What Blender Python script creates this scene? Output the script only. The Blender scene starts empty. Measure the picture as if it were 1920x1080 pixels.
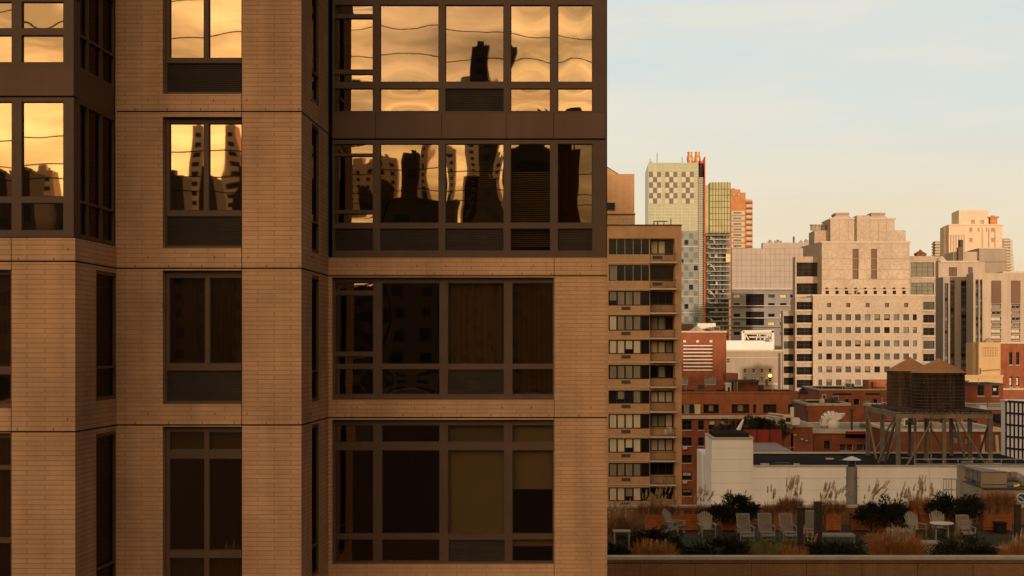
import bpy, math, random
from mathutils import Vector, Matrix
# ---------------------------------------------------------------- camera, sky, sun, exposure
S = bpy.context.scene
C = S.collection
F, CX, HY, CZ = 2600.0, 1100.0, 652.0, 60.0      # focal length in photo pixels, principal point, camera height
cd = bpy.data.cameras.new('camera'); cam = bpy.data.objects.new('camera', cd); C.objects.link(cam)
cam.location = (0, 0, CZ); cam.rotation_euler = (math.pi/2, 0, 0)
cd.sensor_width = 36; cd.lens = F/1920*36; cd.shift_x = -(CX-960)/1920; cd.shift_y = (HY-540)/1920
cd.clip_start = .5; cd.clip_end = 8000
S.camera = cam
S.view_settings.view_transform = 'Standard'; S.view_settings.look = 'None'
S.view_settings.exposure = 0.0; S.view_settings.gamma = 1
SUN_EL, SUN_AZ = math.radians(4.0), math.radians(25)   # low sun behind the camera, to its right
sp = Vector((math.sin(SUN_AZ), -math.cos(SUN_AZ), math.tan(SUN_EL))).normalized()
w = bpy.data.worlds.new('World'); S.world = w; w.use_nodes = True
nt = w.node_tree; nt.nodes.clear(); N = nt.nodes; L = nt.links
def nd(tree, t, **k):
    n = tree.nodes.new(t)
    for a, b in k.items(): setattr(n, a, b)
    return n
out = nd(nt, 'ShaderNodeOutputWorld'); bg = nd(nt, 'ShaderNodeBackground'); L.new(bg.outputs[0], out.inputs[0])
sky = nd(nt, 'ShaderNodeTexSky', sky_type='NISHITA', sun_disc=False)
sky.sun_elevation = SUN_EL; sky.sun_rotation = math.pi - SUN_AZ; sky.air_density = 1.4; sky.dust_density = 2.0
tc = nd(nt, 'ShaderNodeTexCoord'); sep = nd(nt, 'ShaderNodeSeparateXYZ'); L.new(tc.outputs['Generated'], sep.inputs[0])
def ramp(tree, stops):
    r = nd(tree, 'ShaderNodeValToRGB'); e = r.color_ramp.elements
    while len(e) < len(stops): e.new(.5)
    for i, (p, c) in enumerate(stops):
        e[i].position = p; e[i].color = (c[0], c[1], c[2], 1)
    return r
east = ramp(nt, [(0, (.86,.61,.34)), (.05, (.84,.66,.41)), (.10, (.80,.70,.52)), (.16, (.71,.735,.69)), (.25, (.57,.70,.77)), (.34, (.40,.44,.46)), (.5, (.16,.17,.18)), (1, (.07,.075,.09))])
west = ramp(nt, [(0, (1.0,.50,.17)), (.06, (1.0,.58,.22)), (.14, (1.0,.68,.33)), (.24, (1.0,.69,.37)), (.5, (1.0,.66,.36)), (.75, (.45,.31,.19)), (1, (.07,.075,.09))])
L.new(sep.outputs['Z'], east.inputs[0]); L.new(sep.outputs['Z'], west.inputs[0])
wm = nd(nt, 'ShaderNodeMapRange'); L.new(sep.outputs['Y'], wm.inputs[0])
wm.inputs[1].default_value = .3; wm.inputs[2].default_value = -.6; wm.interpolation_type = 'SMOOTHSTEP'
# streaky cloud
mp = nd(nt, 'ShaderNodeMapping'); mp.inputs['Scale'].default_value = (2.2, 2.2, 13)
L.new(tc.outputs['Generated'], mp.inputs[0])
cl = nd(nt, 'ShaderNodeTexNoise'); cl.inputs['Scale'].default_value = 2.2; cl.inputs['Detail'].default_value = 6; cl.inputs['Roughness'].default_value = .55
L.new(mp.outputs[0], cl.inputs['Vector'])
cwr = nd(nt, 'ShaderNodeMapRange'); L.new(cl.outputs[0], cwr.inputs[0])
cwr.inputs[1].default_value = .35; cwr.inputs[2].default_value = .65; cwr.inputs[3].default_value = .55; cwr.inputs[4].default_value = 1.8
cer = nd(nt, 'ShaderNodeMapRange'); L.new(cl.outputs[0], cer.inputs[0])
cer.inputs[1].default_value = .40; cer.inputs[2].default_value = .66; cer.inputs[3].default_value = 0; cer.inputs[4].default_value = .6
wd = nd(nt, 'ShaderNodeMapRange', interpolation_type='SMOOTHSTEP'); L.new(sep.outputs['X'], wd.inputs[0])   # the afterglow fades towards the +X side
for i_, v_ in ((1,.05),(2,.62),(3,1.75),(4,.05)): wd.inputs[i_].default_value = v_
wc = nd(nt, 'ShaderNodeMath', operation='MULTIPLY'); L.new(cwr.outputs[0], wc.inputs[0]); L.new(wd.outputs[0], wc.inputs[1])
wv = nd(nt, 'ShaderNodeVectorMath', operation='SCALE'); L.new(west.outputs[0], wv.inputs[0]); L.new(wc.outputs[0], wv.inputs['Scale'])
em = nd(nt, 'ShaderNodeMix', data_type='RGBA'); L.new(cer.outputs[0], em.inputs[0]); L.new(east.outputs[0], em.inputs[6]); em.inputs[7].default_value = (.84,.76,.62,1)
mx = nd(nt, 'ShaderNodeMix', data_type='RGBA'); L.new(wm.outputs[0], mx.inputs[0]); L.new(em.outputs[2], mx.inputs[6]); L.new(wv.outputs[0], mx.inputs[7])
nsc = nd(nt, 'ShaderNodeVectorMath', operation='SCALE'); L.new(sky.outputs[0], nsc.inputs[0]); nsc.inputs['Scale'].default_value = .012
ad = nd(nt, 'ShaderNodeVectorMath', operation='ADD'); L.new(mx.outputs[2], ad.inputs[0]); L.new(nsc.outputs[0], ad.inputs[1])
ax = nd(nt, 'ShaderNodeMath', operation='ABSOLUTE'); L.new(sep.outputs['X'], ax.inputs[0])
dm = nd(nt, 'ShaderNodeMapRange', interpolation_type='SMOOTHSTEP'); L.new(ax.outputs[0], dm.inputs[0])
for i_, v_ in ((1,.5),(2,.95),(3,1),(4,.22)): dm.inputs[i_].default_value = v_
dv = nd(nt, 'ShaderNodeVectorMath', operation='SCALE'); L.new(ad.outputs[0], dv.inputs[0]); L.new(dm.outputs[0], dv.inputs['Scale'])
L.new(dv.outputs[0], bg.inputs[0]); bg.inputs[1].default_value = 1.0
sl = bpy.data.lights.new('sun', 'SUN'); sl.energy = 3.0; sl.angle = math.radians(1.0); sl.color = (1, .70, .46)
so = bpy.data.objects.new('sun', sl); C.objects.link(so); so.rotation_euler = (-sp).to_track_quat('-Z', 'Y').to_euler(); so.location = (0,0,200)

# ---------------------------------------------------------------- materials
def pm(name, col, rough=.85, var=.18, scale=1.5, metal=0, bump=0, streak=False, spec=.3, var2=0):
    m = bpy.data.materials.new(name); m.use_nodes = True; t = m.node_tree; b = t.nodes['Principled BSDF']
    b.inputs['Roughness'].default_value = rough; b.inputs['Metallic'].default_value = metal; b.inputs['Specular IOR Level'].default_value = spec
    tc = nd(t, 'ShaderNodeTexCoord'); mp = nd(t, 'ShaderNodeMapping'); t.links.new(tc.outputs['Object'], mp.inputs[0])
    if streak: mp.inputs['Scale'].default_value = (1, 1, .15)
    n = nd(t, 'ShaderNodeTexNoise'); n.inputs['Scale'].default_value = scale; n.inputs['Detail'].default_value = 5; t.links.new(mp.outputs[0], n.inputs['Vector'])
    r = ramp(t, [(.28, [c*(1-var) for c in col]), (.5, col), (.75, [min(1, c*(1+var)) for c in col])])
    t.links.new(n.outputs[0], r.inputs[0]); colout = r.outputs[0]
    if var2:
        n2 = nd(t, 'ShaderNodeTexNoise'); n2.inputs['Scale'].default_value = scale*.12; n2.inputs['Detail'].default_value = 4; t.links.new(tc.outputs['Object'], n2.inputs['Vector'])
        mr = nd(t, 'ShaderNodeMapRange'); t.links.new(n2.outputs[0], mr.inputs[0]); mr.inputs[1].default_value=.3; mr.inputs[2].default_value=.7; mr.inputs[3].default_value=1-var2; mr.inputs[4].default_value=1+var2
        vs = nd(t, 'ShaderNodeVectorMath', operation='SCALE'); t.links.new(colout, vs.inputs[0]); t.links.new(mr.outputs[0], vs.inputs['Scale']); colout = vs.outputs[0]
    t.links.new(colout, b.inputs['Base Color'])
    if bump:
        bu = nd(t, 'ShaderNodeBump'); bu.inputs['Strength'].default_value = bump; bu.inputs['Distance'].default_value = .02
        t.links.new(n.outputs[0], bu.inputs['Height']); t.links.new(bu.outputs[0], b.inputs['Normal'])
    return m
def brickmat(name, c1, c2, mort, bw, bh, ms=.008, rough=.85, var=.25, nscale=.35):
    m = bpy.data.materials.new(name); m.use_nodes = True; t = m.node_tree; b = t.nodes['Principled BSDF']; b.inputs['Roughness'].default_value = rough; b.inputs['Specular IOR Level'].default_value = .25
    tc = nd(t, 'ShaderNodeTexCoord'); s = nd(t, 'ShaderNodeSeparateXYZ'); t.links.new(tc.outputs['Object'], s.inputs[0])
    a = nd(t, 'ShaderNodeMath', operation='ADD'); t.links.new(s.outputs[0], a.inputs[0]); t.links.new(s.outputs[1], a.inputs[1])
    c = nd(t, 'ShaderNodeCombineXYZ'); t.links.new(a.outputs[0], c.inputs[0]); t.links.new(s.outputs[2], c.inputs[1])
    br = nd(t, 'ShaderNodeTexBrick'); t.links.new(c.outputs[0], br.inputs['Vector'])
    br.inputs['Color1'].default_value = (*c1, 1); br.inputs['Color2'].default_value = (*c2, 1); br.inputs['Mortar'].default_value = (*mort, 1)
    br.inputs['Scale'].default_value = 1; br.inputs['Mortar Size'].default_value = ms; br.inputs['Mortar Smooth'].default_value = .3
    br.inputs['Brick Width'].default_value = bw; br.inputs['Row Height'].default_value = bh; br.inputs['Bias'].default_value = 0
    n = nd(t, 'ShaderNodeTexNoise'); n.inputs['Scale'].default_value = nscale; n.inputs['Detail'].default_value = 7; n.inputs['Roughness'].default_value=.62; t.links.new(tc.outputs['Object'], n.inputs['Vector'])
    mr = nd(t, 'ShaderNodeMapRange'); t.links.new(n.outputs[0], mr.inputs[0]); mr.inputs[1].default_value=.3; mr.inputs[2].default_value=.7; mr.inputs[3].default_value=1-var; mr.inputs[4].default_value=1+var
    vs = nd(t, 'ShaderNodeVectorMath', operation='SCALE'); t.links.new(br.outputs[0], vs.inputs[0]); t.links.new(mr.outputs[0], vs.inputs['Scale']); t.links.new(vs.outputs[0], b.inputs['Base Color'])
    ns = nd(t, 'ShaderNodeTexNoise'); ns.inputs['Scale'].default_value = 2.2; ns.inputs['Detail'].default_value = 5; mp = nd(t, 'ShaderNodeMapping'); mp.inputs['Scale'].default_value = (1,1,.12); t.links.new(tc.outputs['Object'], mp.inputs[0]); t.links.new(mp.outputs[0], ns.inputs['Vector'])
    mr2 = nd(t, 'ShaderNodeMapRange'); t.links.new(ns.outputs[0], mr2.inputs[0]); mr2.inputs[1].default_value=.3; mr2.inputs[2].default_value=.6; mr2.inputs[3].default_value=1-var*.6; mr2.inputs[4].default_value=1.03
    v2 = nd(t, 'ShaderNodeVectorMath', operation='SCALE'); t.links.new(vs.outputs[0], v2.inputs[0]); t.links.new(mr2.outputs[0], v2.inputs['Scale']); t.links.new(v2.outputs[0], b.inputs['Base Color'])
    bu = nd(t, 'ShaderNodeBump'); bu.inputs['Strength'].default_value = .5; bu.inputs['Distance'].default_value = .006; bu.invert = True
    t.links.new(br.outputs['Fac'], bu.inputs['Height']); t.links.new(bu.outputs[0], b.inputs['Normal'])
    return m
def glassmat(name, refl, trans, wav=.0, scale=1.2, f=.55, rough=.012, spec_min=None):
    """coated window glass: tinted mirror reflection over a tinted see-through pane"""
    m = bpy.data.materials.new(name); m.use_nodes = True; t = m.node_tree; t.nodes.remove(t.nodes['Principled BSDF']); o = t.nodes['Material Output']
    g = nd(t, 'ShaderNodeBsdfGlossy'); g.inputs['Color'].default_value = (*refl, 1); g.inputs['Roughness'].default_value = rough
    tr = nd(t, 'ShaderNodeBsdfTransparent'); tr.inputs['Color'].default_value = (*trans, 1)
    ms = nd(t, 'ShaderNodeMixShader'); ms.inputs[0].default_value = f
    t.links.new(tr.outputs[0], ms.inputs[1]); t.links.new(g.outputs[0], ms.inputs[2]); t.links.new(ms.outputs[0], o.inputs[0])
    if wav:
        tc = nd(t, 'ShaderNodeTexCoord'); mp = nd(t, 'ShaderNodeMapping'); mp.inputs['Scale'].default_value = (1, 1, .55); t.links.new(tc.outputs['Object'], mp.inputs[0])
        n = nd(t, 'ShaderNodeTexNoise'); n.inputs['Scale'].default_value = scale; n.inputs['Detail'].default_value = 1.0; n.inputs['Roughness'].default_value=.35; n.inputs['Distortion'].default_value=.4; t.links.new(mp.outputs[0], n.inputs['Vector'])
        bu = nd(t, 'ShaderNodeBump'); bu.inputs['Strength'].default_value = 1; bu.inputs['Distance'].default_value = wav
        t.links.new(n.outputs[0], bu.inputs['Height']); t.links.new(bu.outputs[0], g.inputs['Normal'])
    return m
def emit(name, col, s):
    m = bpy.data.materials.new(name); m.use_nodes = True; b = m.node_tree.nodes['Principled BSDF']
    b.inputs['Base Color'].default_value = (*col, 1); b.inputs['Emission Color'].default_value = (*col, 1); b.inputs['Emission Strength'].default_value = s
    return m
M = {}
M['brick'] = brickmat('tan_norman_brick', (.63,.388,.238), (.575,.348,.212), (.41,.245,.15), .62, .0845, .008, var=.24)
M['rail_brick'] = brickmat('parapet_brick', (.30,.165,.09), (.26,.145,.078), (.13,.075,.045), .30, .0845, .006, var=.2)
M['joint'] = pm('black_joint', (.012,.009,.007), .9, .1)
M['bronze'] = pm('bronze_metal', (.105,.062,.044), .55, .10, 3, 0, spec=.35, var2=.12)
M['bronze_panel'] = pm('bronze_panel', (.135,.076,.056), .6, .10, 3, 0, streak=True, var2=.15)
M['louver'] = pm('dark_louver', (.05,.036,.03), .6, .15, 3)
M['wglass'] = glassmat('bronze_window_glass', (.66,.46,.28), (.72,.64,.52), .0035, 1.0, f=.5)
M['wglass_soft'] = glassmat('bronze_window_glass_soft', (.70,.51,.35), (.72,.64,.52), .004, .8, f=.40)
M['wglass_bright'] = glassmat('bronze_window_glass_bright', (.74,.54,.34), (.72,.64,.52), .004, 1.1, f=.60)
M['wglass_gold'] = glassmat('gold_window_glass', (.82,.575,.34), (.72,.64,.52), .0028, .9, f=.66)  # bronze glazing; brighter golden sky reflections of the left bays put into the tint
M['wglass_side'] = glassmat('dark_side_glass', (.8,.6,.4), (.25,.18,.12), .004, .9, f=.10)  # bronze glazing; the near-black reflections of the side panes put into the colour
M['blind'] = pm('roller_blind', (.46,.39,.25), .9, .05, 2)
M['blind_brown'] = pm('brown_curtain', (.32,.225,.125), .9, .03, 4, streak=True)
M['slat'] = pm('venetian_slat', (.35,.25,.15), .6, .1)
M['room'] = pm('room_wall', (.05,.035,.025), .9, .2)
M['tanbrick'] = brickmat('tan_brick_far', (.56,.345,.20), (.51,.315,.178), (.40,.25,.15), .3, .11, .006, var=.12)
M['slabw'] = pm('concrete_edge', (.55,.47,.38), .85, .12, 1, streak=True)
M['dark'] = pm('dark_opening', (.02,.017,.015), .8, .2)
M['dframe'] = pm('dark_frame', (.055,.045,.04), .6, .15)
M['lframe'] = pm('light_frame', (.45,.42,.38), .6, .1)
M['g_dark'] = pm('dark_glass', (.016,.015,.016), .12, .5, .4, spec=.12)
M['g_mid'] = pm('grey_glass', (.07,.075,.075), .14, .4, .3, spec=.4)
M['g_teal'] = pm('teal_glass', (.13,.18,.18), .16, .3, .3, spec=.5)
M['g_blue'] = pm('blue_grey_glass', (.075,.095,.11), .15, .35, .3, spec=.5)
M['g_olive'] = pm('olive_glass', (.15,.155,.11), .18, .3, .3, spec=.4)
M['g_green'] = pm('green_glass', (.36,.38,.20), .22, .18, .25, spec=.5, var2=.1)
M['curt'] = pm('cream_curtain', (.62,.55,.43), .9, .12, 3, streak=True)
M['curt2'] = pm('grey_curtain', (.25,.215,.17), .9, .2, 3, streak=True)
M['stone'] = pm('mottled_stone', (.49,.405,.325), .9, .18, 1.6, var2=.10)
M['stone2'] = pm('mottled_stone_side', (.44,.35,.28), .9, .18, 1.4, var2=.1)  # darker copy of the stone; shade of the side faces put into its colour
M['pink'] = pm('pink_stone', (.70,.56,.43), .9, .08, .5)
M['gstone'] = pm('grey_concrete', (.36,.30,.25), .9, .14, .6, streak=True, var2=.1)
M['gstone2'] = pm('grey_concrete_light', (.47,.39,.31), .9, .12, .6, streak=True, var2=.1)
M['gdark'] = pm('dark_concrete', (.12,.10,.09), .9, .15, .6, streak=True)
M['bpanel'] = pm('brown_panel', (.17,.105,.075), .8, .15, .5, streak=True)
M['redb'] = brickmat('red_brick', (.31,.10,.05), (.26,.082,.042), (.24,.10,.06), .25, .09, .006, var=.25)
M['redb2'] = brickmat('dark_red_brick', (.24,.072,.036), (.20,.06,.03), (.16,.07,.045), .25, .09, .006, var=.3)
M['orangeb'] = brickmat('orange_brick', (.36,.125,.055), (.31,.105,.048), (.3,.12,.06), .25, .09, .006, var=.2)
M['redtower'] = pm('orange_tower_brick', (.52,.235,.10), .85, .12, .4)
M['white'] = pm('white_painted_wall', (.82,.81,.81), .8, .07, .8, streak=True, var2=.10)
M['whitep'] = pm('white_paint', (.72,.68,.62), .7, .08, 2)
M['coping'] = pm('stone_coping', (.48,.40,.32), .85, .15, 2, streak=True)
M['roof'] = pm('dark_roofing', (.022,.018,.016), .95, .35, .8, var2=.3, spec=.02)
M['groof'] = pm('grey_roofing', (.26,.23,.21), .85, .2, .6, var2=.2)
M['steel'] = pm('weathered_steel', (.21,.175,.135), .7, .3, 3, var2=.2)
M['wood'] = pm('weathered_stave', (.085,.048,.027), .85, .75, 2.6, streak=True, bump=.4, var2=.5)
M['wood2'] = pm('dark_weathered_stave', (.045,.027,.017), .85, .7, 3.0, streak=True, bump=.4, var2=.5)
M['hoop'] = pm('iron_hoop', (.12,.085,.06), .6, .4, 3)
M['cone'] = pm('plywood_cone', (.40,.20,.085), .85, .15, 1.5, var2=.15)
M['yellow'] = pm('yellow_stucco', (.54,.38,.20), .9, .08, .6, streak=True)
M['chk_g'] = pm('pale_green_panel', (.36,.40,.27), .3, .10, .3, spec=.5, var2=.1)
M['chk_d'] = pm('dark_checker_panel', (.15,.14,.125), .5, .2, .4)
M['chk_w'] = pm('pale_checker_panel', (.52,.52,.42), .5, .1, .4)
M['chk_b'] = pm('blue_grey_panel', (.21,.245,.25), .4, .15, .3)
M['fin'] = pm('red_fin', (.55,.13,.04), .6, .1)
M['copper'] = pm('copper_flue', (.62,.32,.17), .45, .12, 1, metal=.4)
M['gpan'] = pm('pink_grey_panel', (.40,.35,.31), .6, .07, .3, var2=.08)
M['gpan2'] = pm('blue_grey_cladding', (.25,.245,.25), .6, .12, .3, var2=.12)
M['lit'] = emit('lit_window', (.6,.45,.16), .25)
M['lamp'] = emit('lamp_glow', (1,.5,.08), 5)
M['chairw'] = pm('weathered_teak', (.30,.265,.225), .85, .15, 6, streak=True)
M['chairt'] = pm('grey_sling', (.24,.21,.18), .9, .12, 5)
M['terra'] = pm('cedar_planter', (.36,.11,.035), .8, .25, 4, var2=.2)
M['post'] = pm('dark_post', (.05,.035,.025), .85, .3, 3)
M['lawn'] = pm('turf', (.032,.052,.010), .95, .4, 6, var2=.3)
M['deck'] = pm('garden_paving', (.07,.045,.03), .9, .3, 2)
M['grass_o'] = pm('orange_dry_grass', (.42,.18,.06), .9, .35, 5)
M['grass_b'] = pm('brown_dry_grass', (.26,.125,.055), .9, .35, 5)
M['grass_p'] = pm('pale_seed_head', (.55,.40,.24), .9, .25, 5)
M['grass_y'] = pm('yellow_green_grass', (.24,.18,.055), .9, .3, 5)
M['juni'] = pm('juniper_foliage', (.022,.022,.012), .9, .5, 5)
M['leaf'] = pm('terrace_leaf', (.05,.052,.02), .9, .4, 3)
M['bark'] = pm('bark', (.08,.055,.04), .9, .3, 6)
M['galv'] = pm('galvanised_metal', (.34,.32,.30), .45, .2, 3, metal=.3, var2=.15)
M['bluecap'] = pm('pale_metal_cap', (.62,.70,.78), .35, .1, 3, metal=.2)
M['duct'] = pm('tan_duct', (.36,.29,.21), .6, .15, 1.5, streak=True, var2=.1)
M['duct2'] = pm('grey_duct', (.20,.17,.14), .6, .2, 1.5, streak=True, var2=.15)
M['blue'] = pm('blue_enamel', (.02,.07,.25), .4, .1)
M['navy'] = pm('navy_awning', (.01,.015,.06), .8, .1)
M['redfence'] = pm('red_fence', (.22,.025,.018), .8, .2, 1, streak=True)
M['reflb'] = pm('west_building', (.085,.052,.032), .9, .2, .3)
M['reflf'] = pm('pale_west_building', (.80,.52,.28), .9, .15, .1)  # paleness stands in for haze over the farther towers
M['asph'] = pm('asphalt', (.05,.048,.046), .9, .25, .2)
M['brass'] = pm('brass_fitting', (.55,.36,.08), .35, .2, 2, metal=.8)
M['black'] = pm('black_plastic', (.01,.01,.01), .6, .1)

# ---------------------------------------------------------------- helpers
ORG = {}
class MB:
    def __init__(s): s.v = []; s.f = []; s.m = []; s.mats = []
    def mi(s, k):
        if k not in s.mats: s.mats.append(k)
        return s.mats.index(k)
    def face(s, pts, k):
        i = len(s.v); s.v += [tuple(p) for p in pts]; s.f.append(tuple(range(i, i+len(pts)))); s.m.append(s.mi(k))
    def hexa(s, p, k):   # p: 8 corners, bottom 0-3, top 4-7
        i = len(s.v); s.v += [tuple(q) for q in p]; mi = s.mi(k)
        for q in ((3,2,1,0),(4,5,6,7),(0,1,5,4),(1,2,6,5),(2,3,7,6),(3,0,4,7)):
            s.f.append(tuple(i+j for j in q)); s.m.append(mi)
    def box(s, x0, x1, y0, y1, z0, z1, k):
        s.hexa([(x0,y0,z0),(x1,y0,z0),(x1,y1,z0),(x0,y1,z0),(x0,y0,z1),(x1,y0,z1),(x1,y1,z1),(x0,y1,z1)], k)
    def tube(s, p, q, r, k, n=8, r2=None, cap=True):
        p = Vector(p); q = Vector(q); d = q-p
        if d.length < 1e-6: return
        d.normalize(); a = d.orthogonal().normalized(); b = d.cross(a); r2 = r if r2 is None else r2
        i = len(s.v); mi = s.mi(k)
        for c, rr in ((p, r), (q, r2)):
            for j in range(n):
                t = 2*math.pi*(j+.5)/n; s.v.append(tuple(c+(a*math.cos(t)+b*math.sin(t))*rr))
        for j in range(n):
            s.f.append((i+j, i+(j+1)%n, i+n+(j+1)%n, i+n+j)); s.m.append(mi)
        if cap:
            s.f.append(tuple(i+j for j in reversed(range(n)))); s.m.append(mi)
            s.f.append(tuple(i+n+j for j in range(n))); s.m.append(mi)
    def lathe(s, c, prof, k, n=20):
        i = len(s.v); mi = s.mi(k)
        for (r, z) in prof:
            for j in range(n):
                t = 2*math.pi*j/n; s.v.append((c[0]+r*math.cos(t), c[1]+r*math.sin(t), c[2]+z))
        for a in range(len(prof)-1):
            for j in range(n):
                s.f.append((i+a*n+j, i+a*n+(j+1)%n, i+(a+1)*n+(j+1)%n, i+(a+1)*n+j)); s.m.append(mi)
        s.f.append(tuple(i+j for j in reversed(range(n)))); s.m.append(mi)
        s.f.append(tuple(i+(len(prof)-1)*n+j for j in range(n))); s.m.append(mi)
    def bar(s, p, q, w, h, k):   # rectangular bar
        p = Vector(p); q = Vector(q); d = (q-p).normalized()
        up = Vector((0,0,1)) if abs(d.z) < .9 else Vector((0,1,0))
        a = d.cross(up).normalized()*w/2; b = a.cross(d).normalized()*h/2
        s.hexa([p-a-b, p+a-b, p+a+b, p-a+b, q-a-b, q+a-b, q+a+b, q-a+b], k)
    def cut(s, ax, c, a0, a1, z0, z1, holes, k, depth=.3, inw=1, rk=None):
        """wall plane with rectangular openings and their reveals; ax 'y': plane y=c along x, ax 'x': plane x=c along y"""
        P = (lambda a, z, d: (a, c+d*inw, z)) if ax == 'y' else (lambda a, z, d: (c+d*inw, a, z))
        hs = [(max(h[0],a0), min(h[1],a1), max(h[2],z0), min(h[3],z1)) for h in holes]
        hs = [h for h in hs if h[1]-h[0] > 1e-4 and h[3]-h[2] > 1e-4]
        zs = sorted({z0, z1} | {h[2] for h in hs} | {h[3] for h in hs})
        for j in range(len(zs)-1):
            zm = (zs[j]+zs[j+1])/2; row = sorted([h for h in hs if h[2] < zm < h[3]]); a = a0
            for h in row + [(a1, a1, 0, 0)]:
                if h[0]-a > 1e-5: s.face([P(a,zs[j],0), P(h[0],zs[j],0), P(h[0],zs[j+1],0), P(a,zs[j+1],0)], k)
                a = max(a, h[1])
        for h in hs:
            r = rk or k
            s.face([P(h[0],h[2],0), P(h[0],h[2],depth), P(h[0],h[3],depth), P(h[0],h[3],0)], r)
            s.face([P(h[1],h[2],0), P(h[1],h[2],depth), P(h[1],h[3],depth), P(h[1],h[3],0)], r)
            s.face([P(h[0],h[2],0), P(h[1],h[2],0), P(h[1],h[2],depth), P(h[0],h[2],depth)], r)
            s.face([P(h[0],h[3],0), P(h[1],h[3],0), P(h[1],h[3],depth), P(h[0],h[3],depth)], r)
    def block(s, x0, x1, y0, y1, z0, z1, k, holes=(), lholes=(), depth=.3, rk=None, top=None):
        s.cut('y', y0, x0, x1, z0, z1, holes, k, depth, 1, rk)
        s.cut('x', x0, y0, y1, z0, z1, lholes, k, depth, 1, rk)
        s.face([(x1,y0,z0),(x1,y1,z0),(x1,y1,z1),(x1,y0,z1)], k)
        s.face([(x1,y1,z0),(x0,y1,z0),(x0,y1,z1),(x1,y1,z1)], k)
        s.face([(x0,y0,z1),(x1,y0,z1),(x1,y1,z1),(x0,y1,z1)], top or k)
    def build(s, name, parent=None, loc=None, smooth=False, **props):
        o0 = Vector(loc) if loc is not None else (ORG[parent.name] if parent else Vector((0,0,0)))
        me = bpy.data.meshes.new(name); me.from_pydata([tuple(Vector(v)-o0) for v in s.v], [], s.f)
        for k in s.mats: me.materials.append(M[k])
        me.polygons.foreach_set('material_index', s.m)
        if smooth: me.polygons.foreach_set('use_smooth', [True]*len(s.f))
        me.update(); o = bpy.data.objects.new(name, me); C.objects.link(o)
        if parent: o.parent = parent
        else: o.location = o0
        ORG[o.name] = o0
        tag(o, **props)
        return o
def tag(o, label=None, cat=None, group=None, kind=None):
    if label: o['label'] = label
    if cat: o['category'] = cat
    if group: o['group'] = group
    if kind: o['kind'] = kind
    return o
def thing(name, label, cat, loc, group=None, rz=0):
    o = bpy.data.objects.new(name, None); C.objects.link(o); o.location = loc; o.empty_display_size = .3
    ORG[o.name] = Vector(loc)
    tag(o, label, cat, group); o.rotation_euler.z = rz
    return o
KIDS = {}
def copy_tree(root, loc, rz=None, label=None, scale=None):
    def rec(o, par):
        c = o.copy(); C.objects.link(c); c.parent = par
        for ch in o.children: rec(ch, c)
        return c
    r = rec(root, None); r.location = loc
    if rz is not None: r.rotation_euler.z = rz
    if label: r['label'] = label
    if scale: r.scale = (scale,)*3
    return r
def X(px, D): return (px-CX)*D/F
def Z(py, D): return CZ-(py-HY)*D/F
def R(x0, x1, y0, y1, D): return (X(x0,D), X(x1,D), Z(y1,D), Z(y0,D))    # photo rectangle at distance D -> metres
rnd = random.Random(5)

# ---------------------------------------------------------------- ground
g = MB(); g.face([(-1100,-380,0),(1100,-380,0),(1100,1500,0),(-1100,1500,0)], 'asph'); g.build('ground', kind='structure')

# ================================================================ FOREGROUND APARTMENT BUILDING
DA, DB, DC = 23.9, 26.0, 28.73
XA = X(141, DA)            # corner of left bay
XB = X(565, DB)            # corner of middle pier
XR = X(1138.5, DC)
YBK = 46
fb = thing('apartment_building', 'large tan brick and bronze window apartment building filling the left of the picture', 'apartment building', (-8, 30, 0))
mb = MB(); J = MB()
ZT = CZ+12
seams = [1.49, 4.43, 7.37, 10.31, -1.447, -4.95, -7.9]
TOPB = Z(446, DA)      # top of brick on left bay
TOPC = Z(483, DC)      # top of brick under right metal bay
# plane A (left bay)
def rowsB():   # window openings z on plane B measured in photo
    return [(-130,176), (219,465), (507,758), (800,1095)]
xa_l = X(-420, DA)
hA = [R(-160,20,506,766,DA), R(-160,20,812,1110,DA)]
mb.cut('y', DA, xa_l, XA, 0, TOPB, hA, 'brick', .22)
mb.face([(xa_l,DA,TOPB),(XA,DA,TOPB),(XA,DB,TOPB),(xa_l,DB,TOPB)], 'bronze')
# left return lower
hL = [(24.92, 25.975, Z(768-12,DA), CZ+1.40), (24.92, 25.975, CZ-4.6, CZ-1.55)]
mb.cut('x', XA, DA, DB, 0, TOPB, hL, 'brick', .06, -1)
# plane B
hB = [R(305,453,a,b,DB) for a, b in rowsB()] + [R(305,453,-440,-170,DB)]
mb.cut('y', DB, XA-.02, XB, 0, ZT, hB, 'brick', .2)
# right return: narrow windows recessed
hR = [(27.0, 27.72, CZ+s+.38-2.94, CZ+s-.05) for s in (10.31, 7.37, 4.43, 1.49)] + [(27.0, 27.72, CZ-4.5, CZ-1.5)]
hR[3] = (27.0,27.72,CZ-1.06,CZ+1.42)
mb.cut('x', XB, DB, DC, 0, ZT, hR, 'brick', .06, -1)
# plane C lower with window openings
hC = [R(622.5,1038,520,750,DC), R(622.5,1038,787,1059,DC)]
mb.cut('y', DC, XB, XR, 0, TOPC, hC, 'brick', .2)
# right flank, back, roof
mb.face([(XR,DC,0),(XR,YBK,0),(XR,YBK,ZT),(XR,DC+.02,ZT)], 'brick')
mb.face([(xa_l,YBK,0),(XR,YBK,0),(XR,YBK,ZT),(xa_l,YBK,ZT)], 'brick')
mb.face([(xa_l,DA,ZT),(XR,DC,ZT),(XR,YBK,ZT),(xa_l,YBK,ZT)], 'roof')
mb.face([(xa_l,DA,0),(xa_l,YBK,0),(xa_l,YBK,ZT),(xa_l,DA,ZT)], 'brick')
fwall = mb.build('wall', fb)
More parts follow.
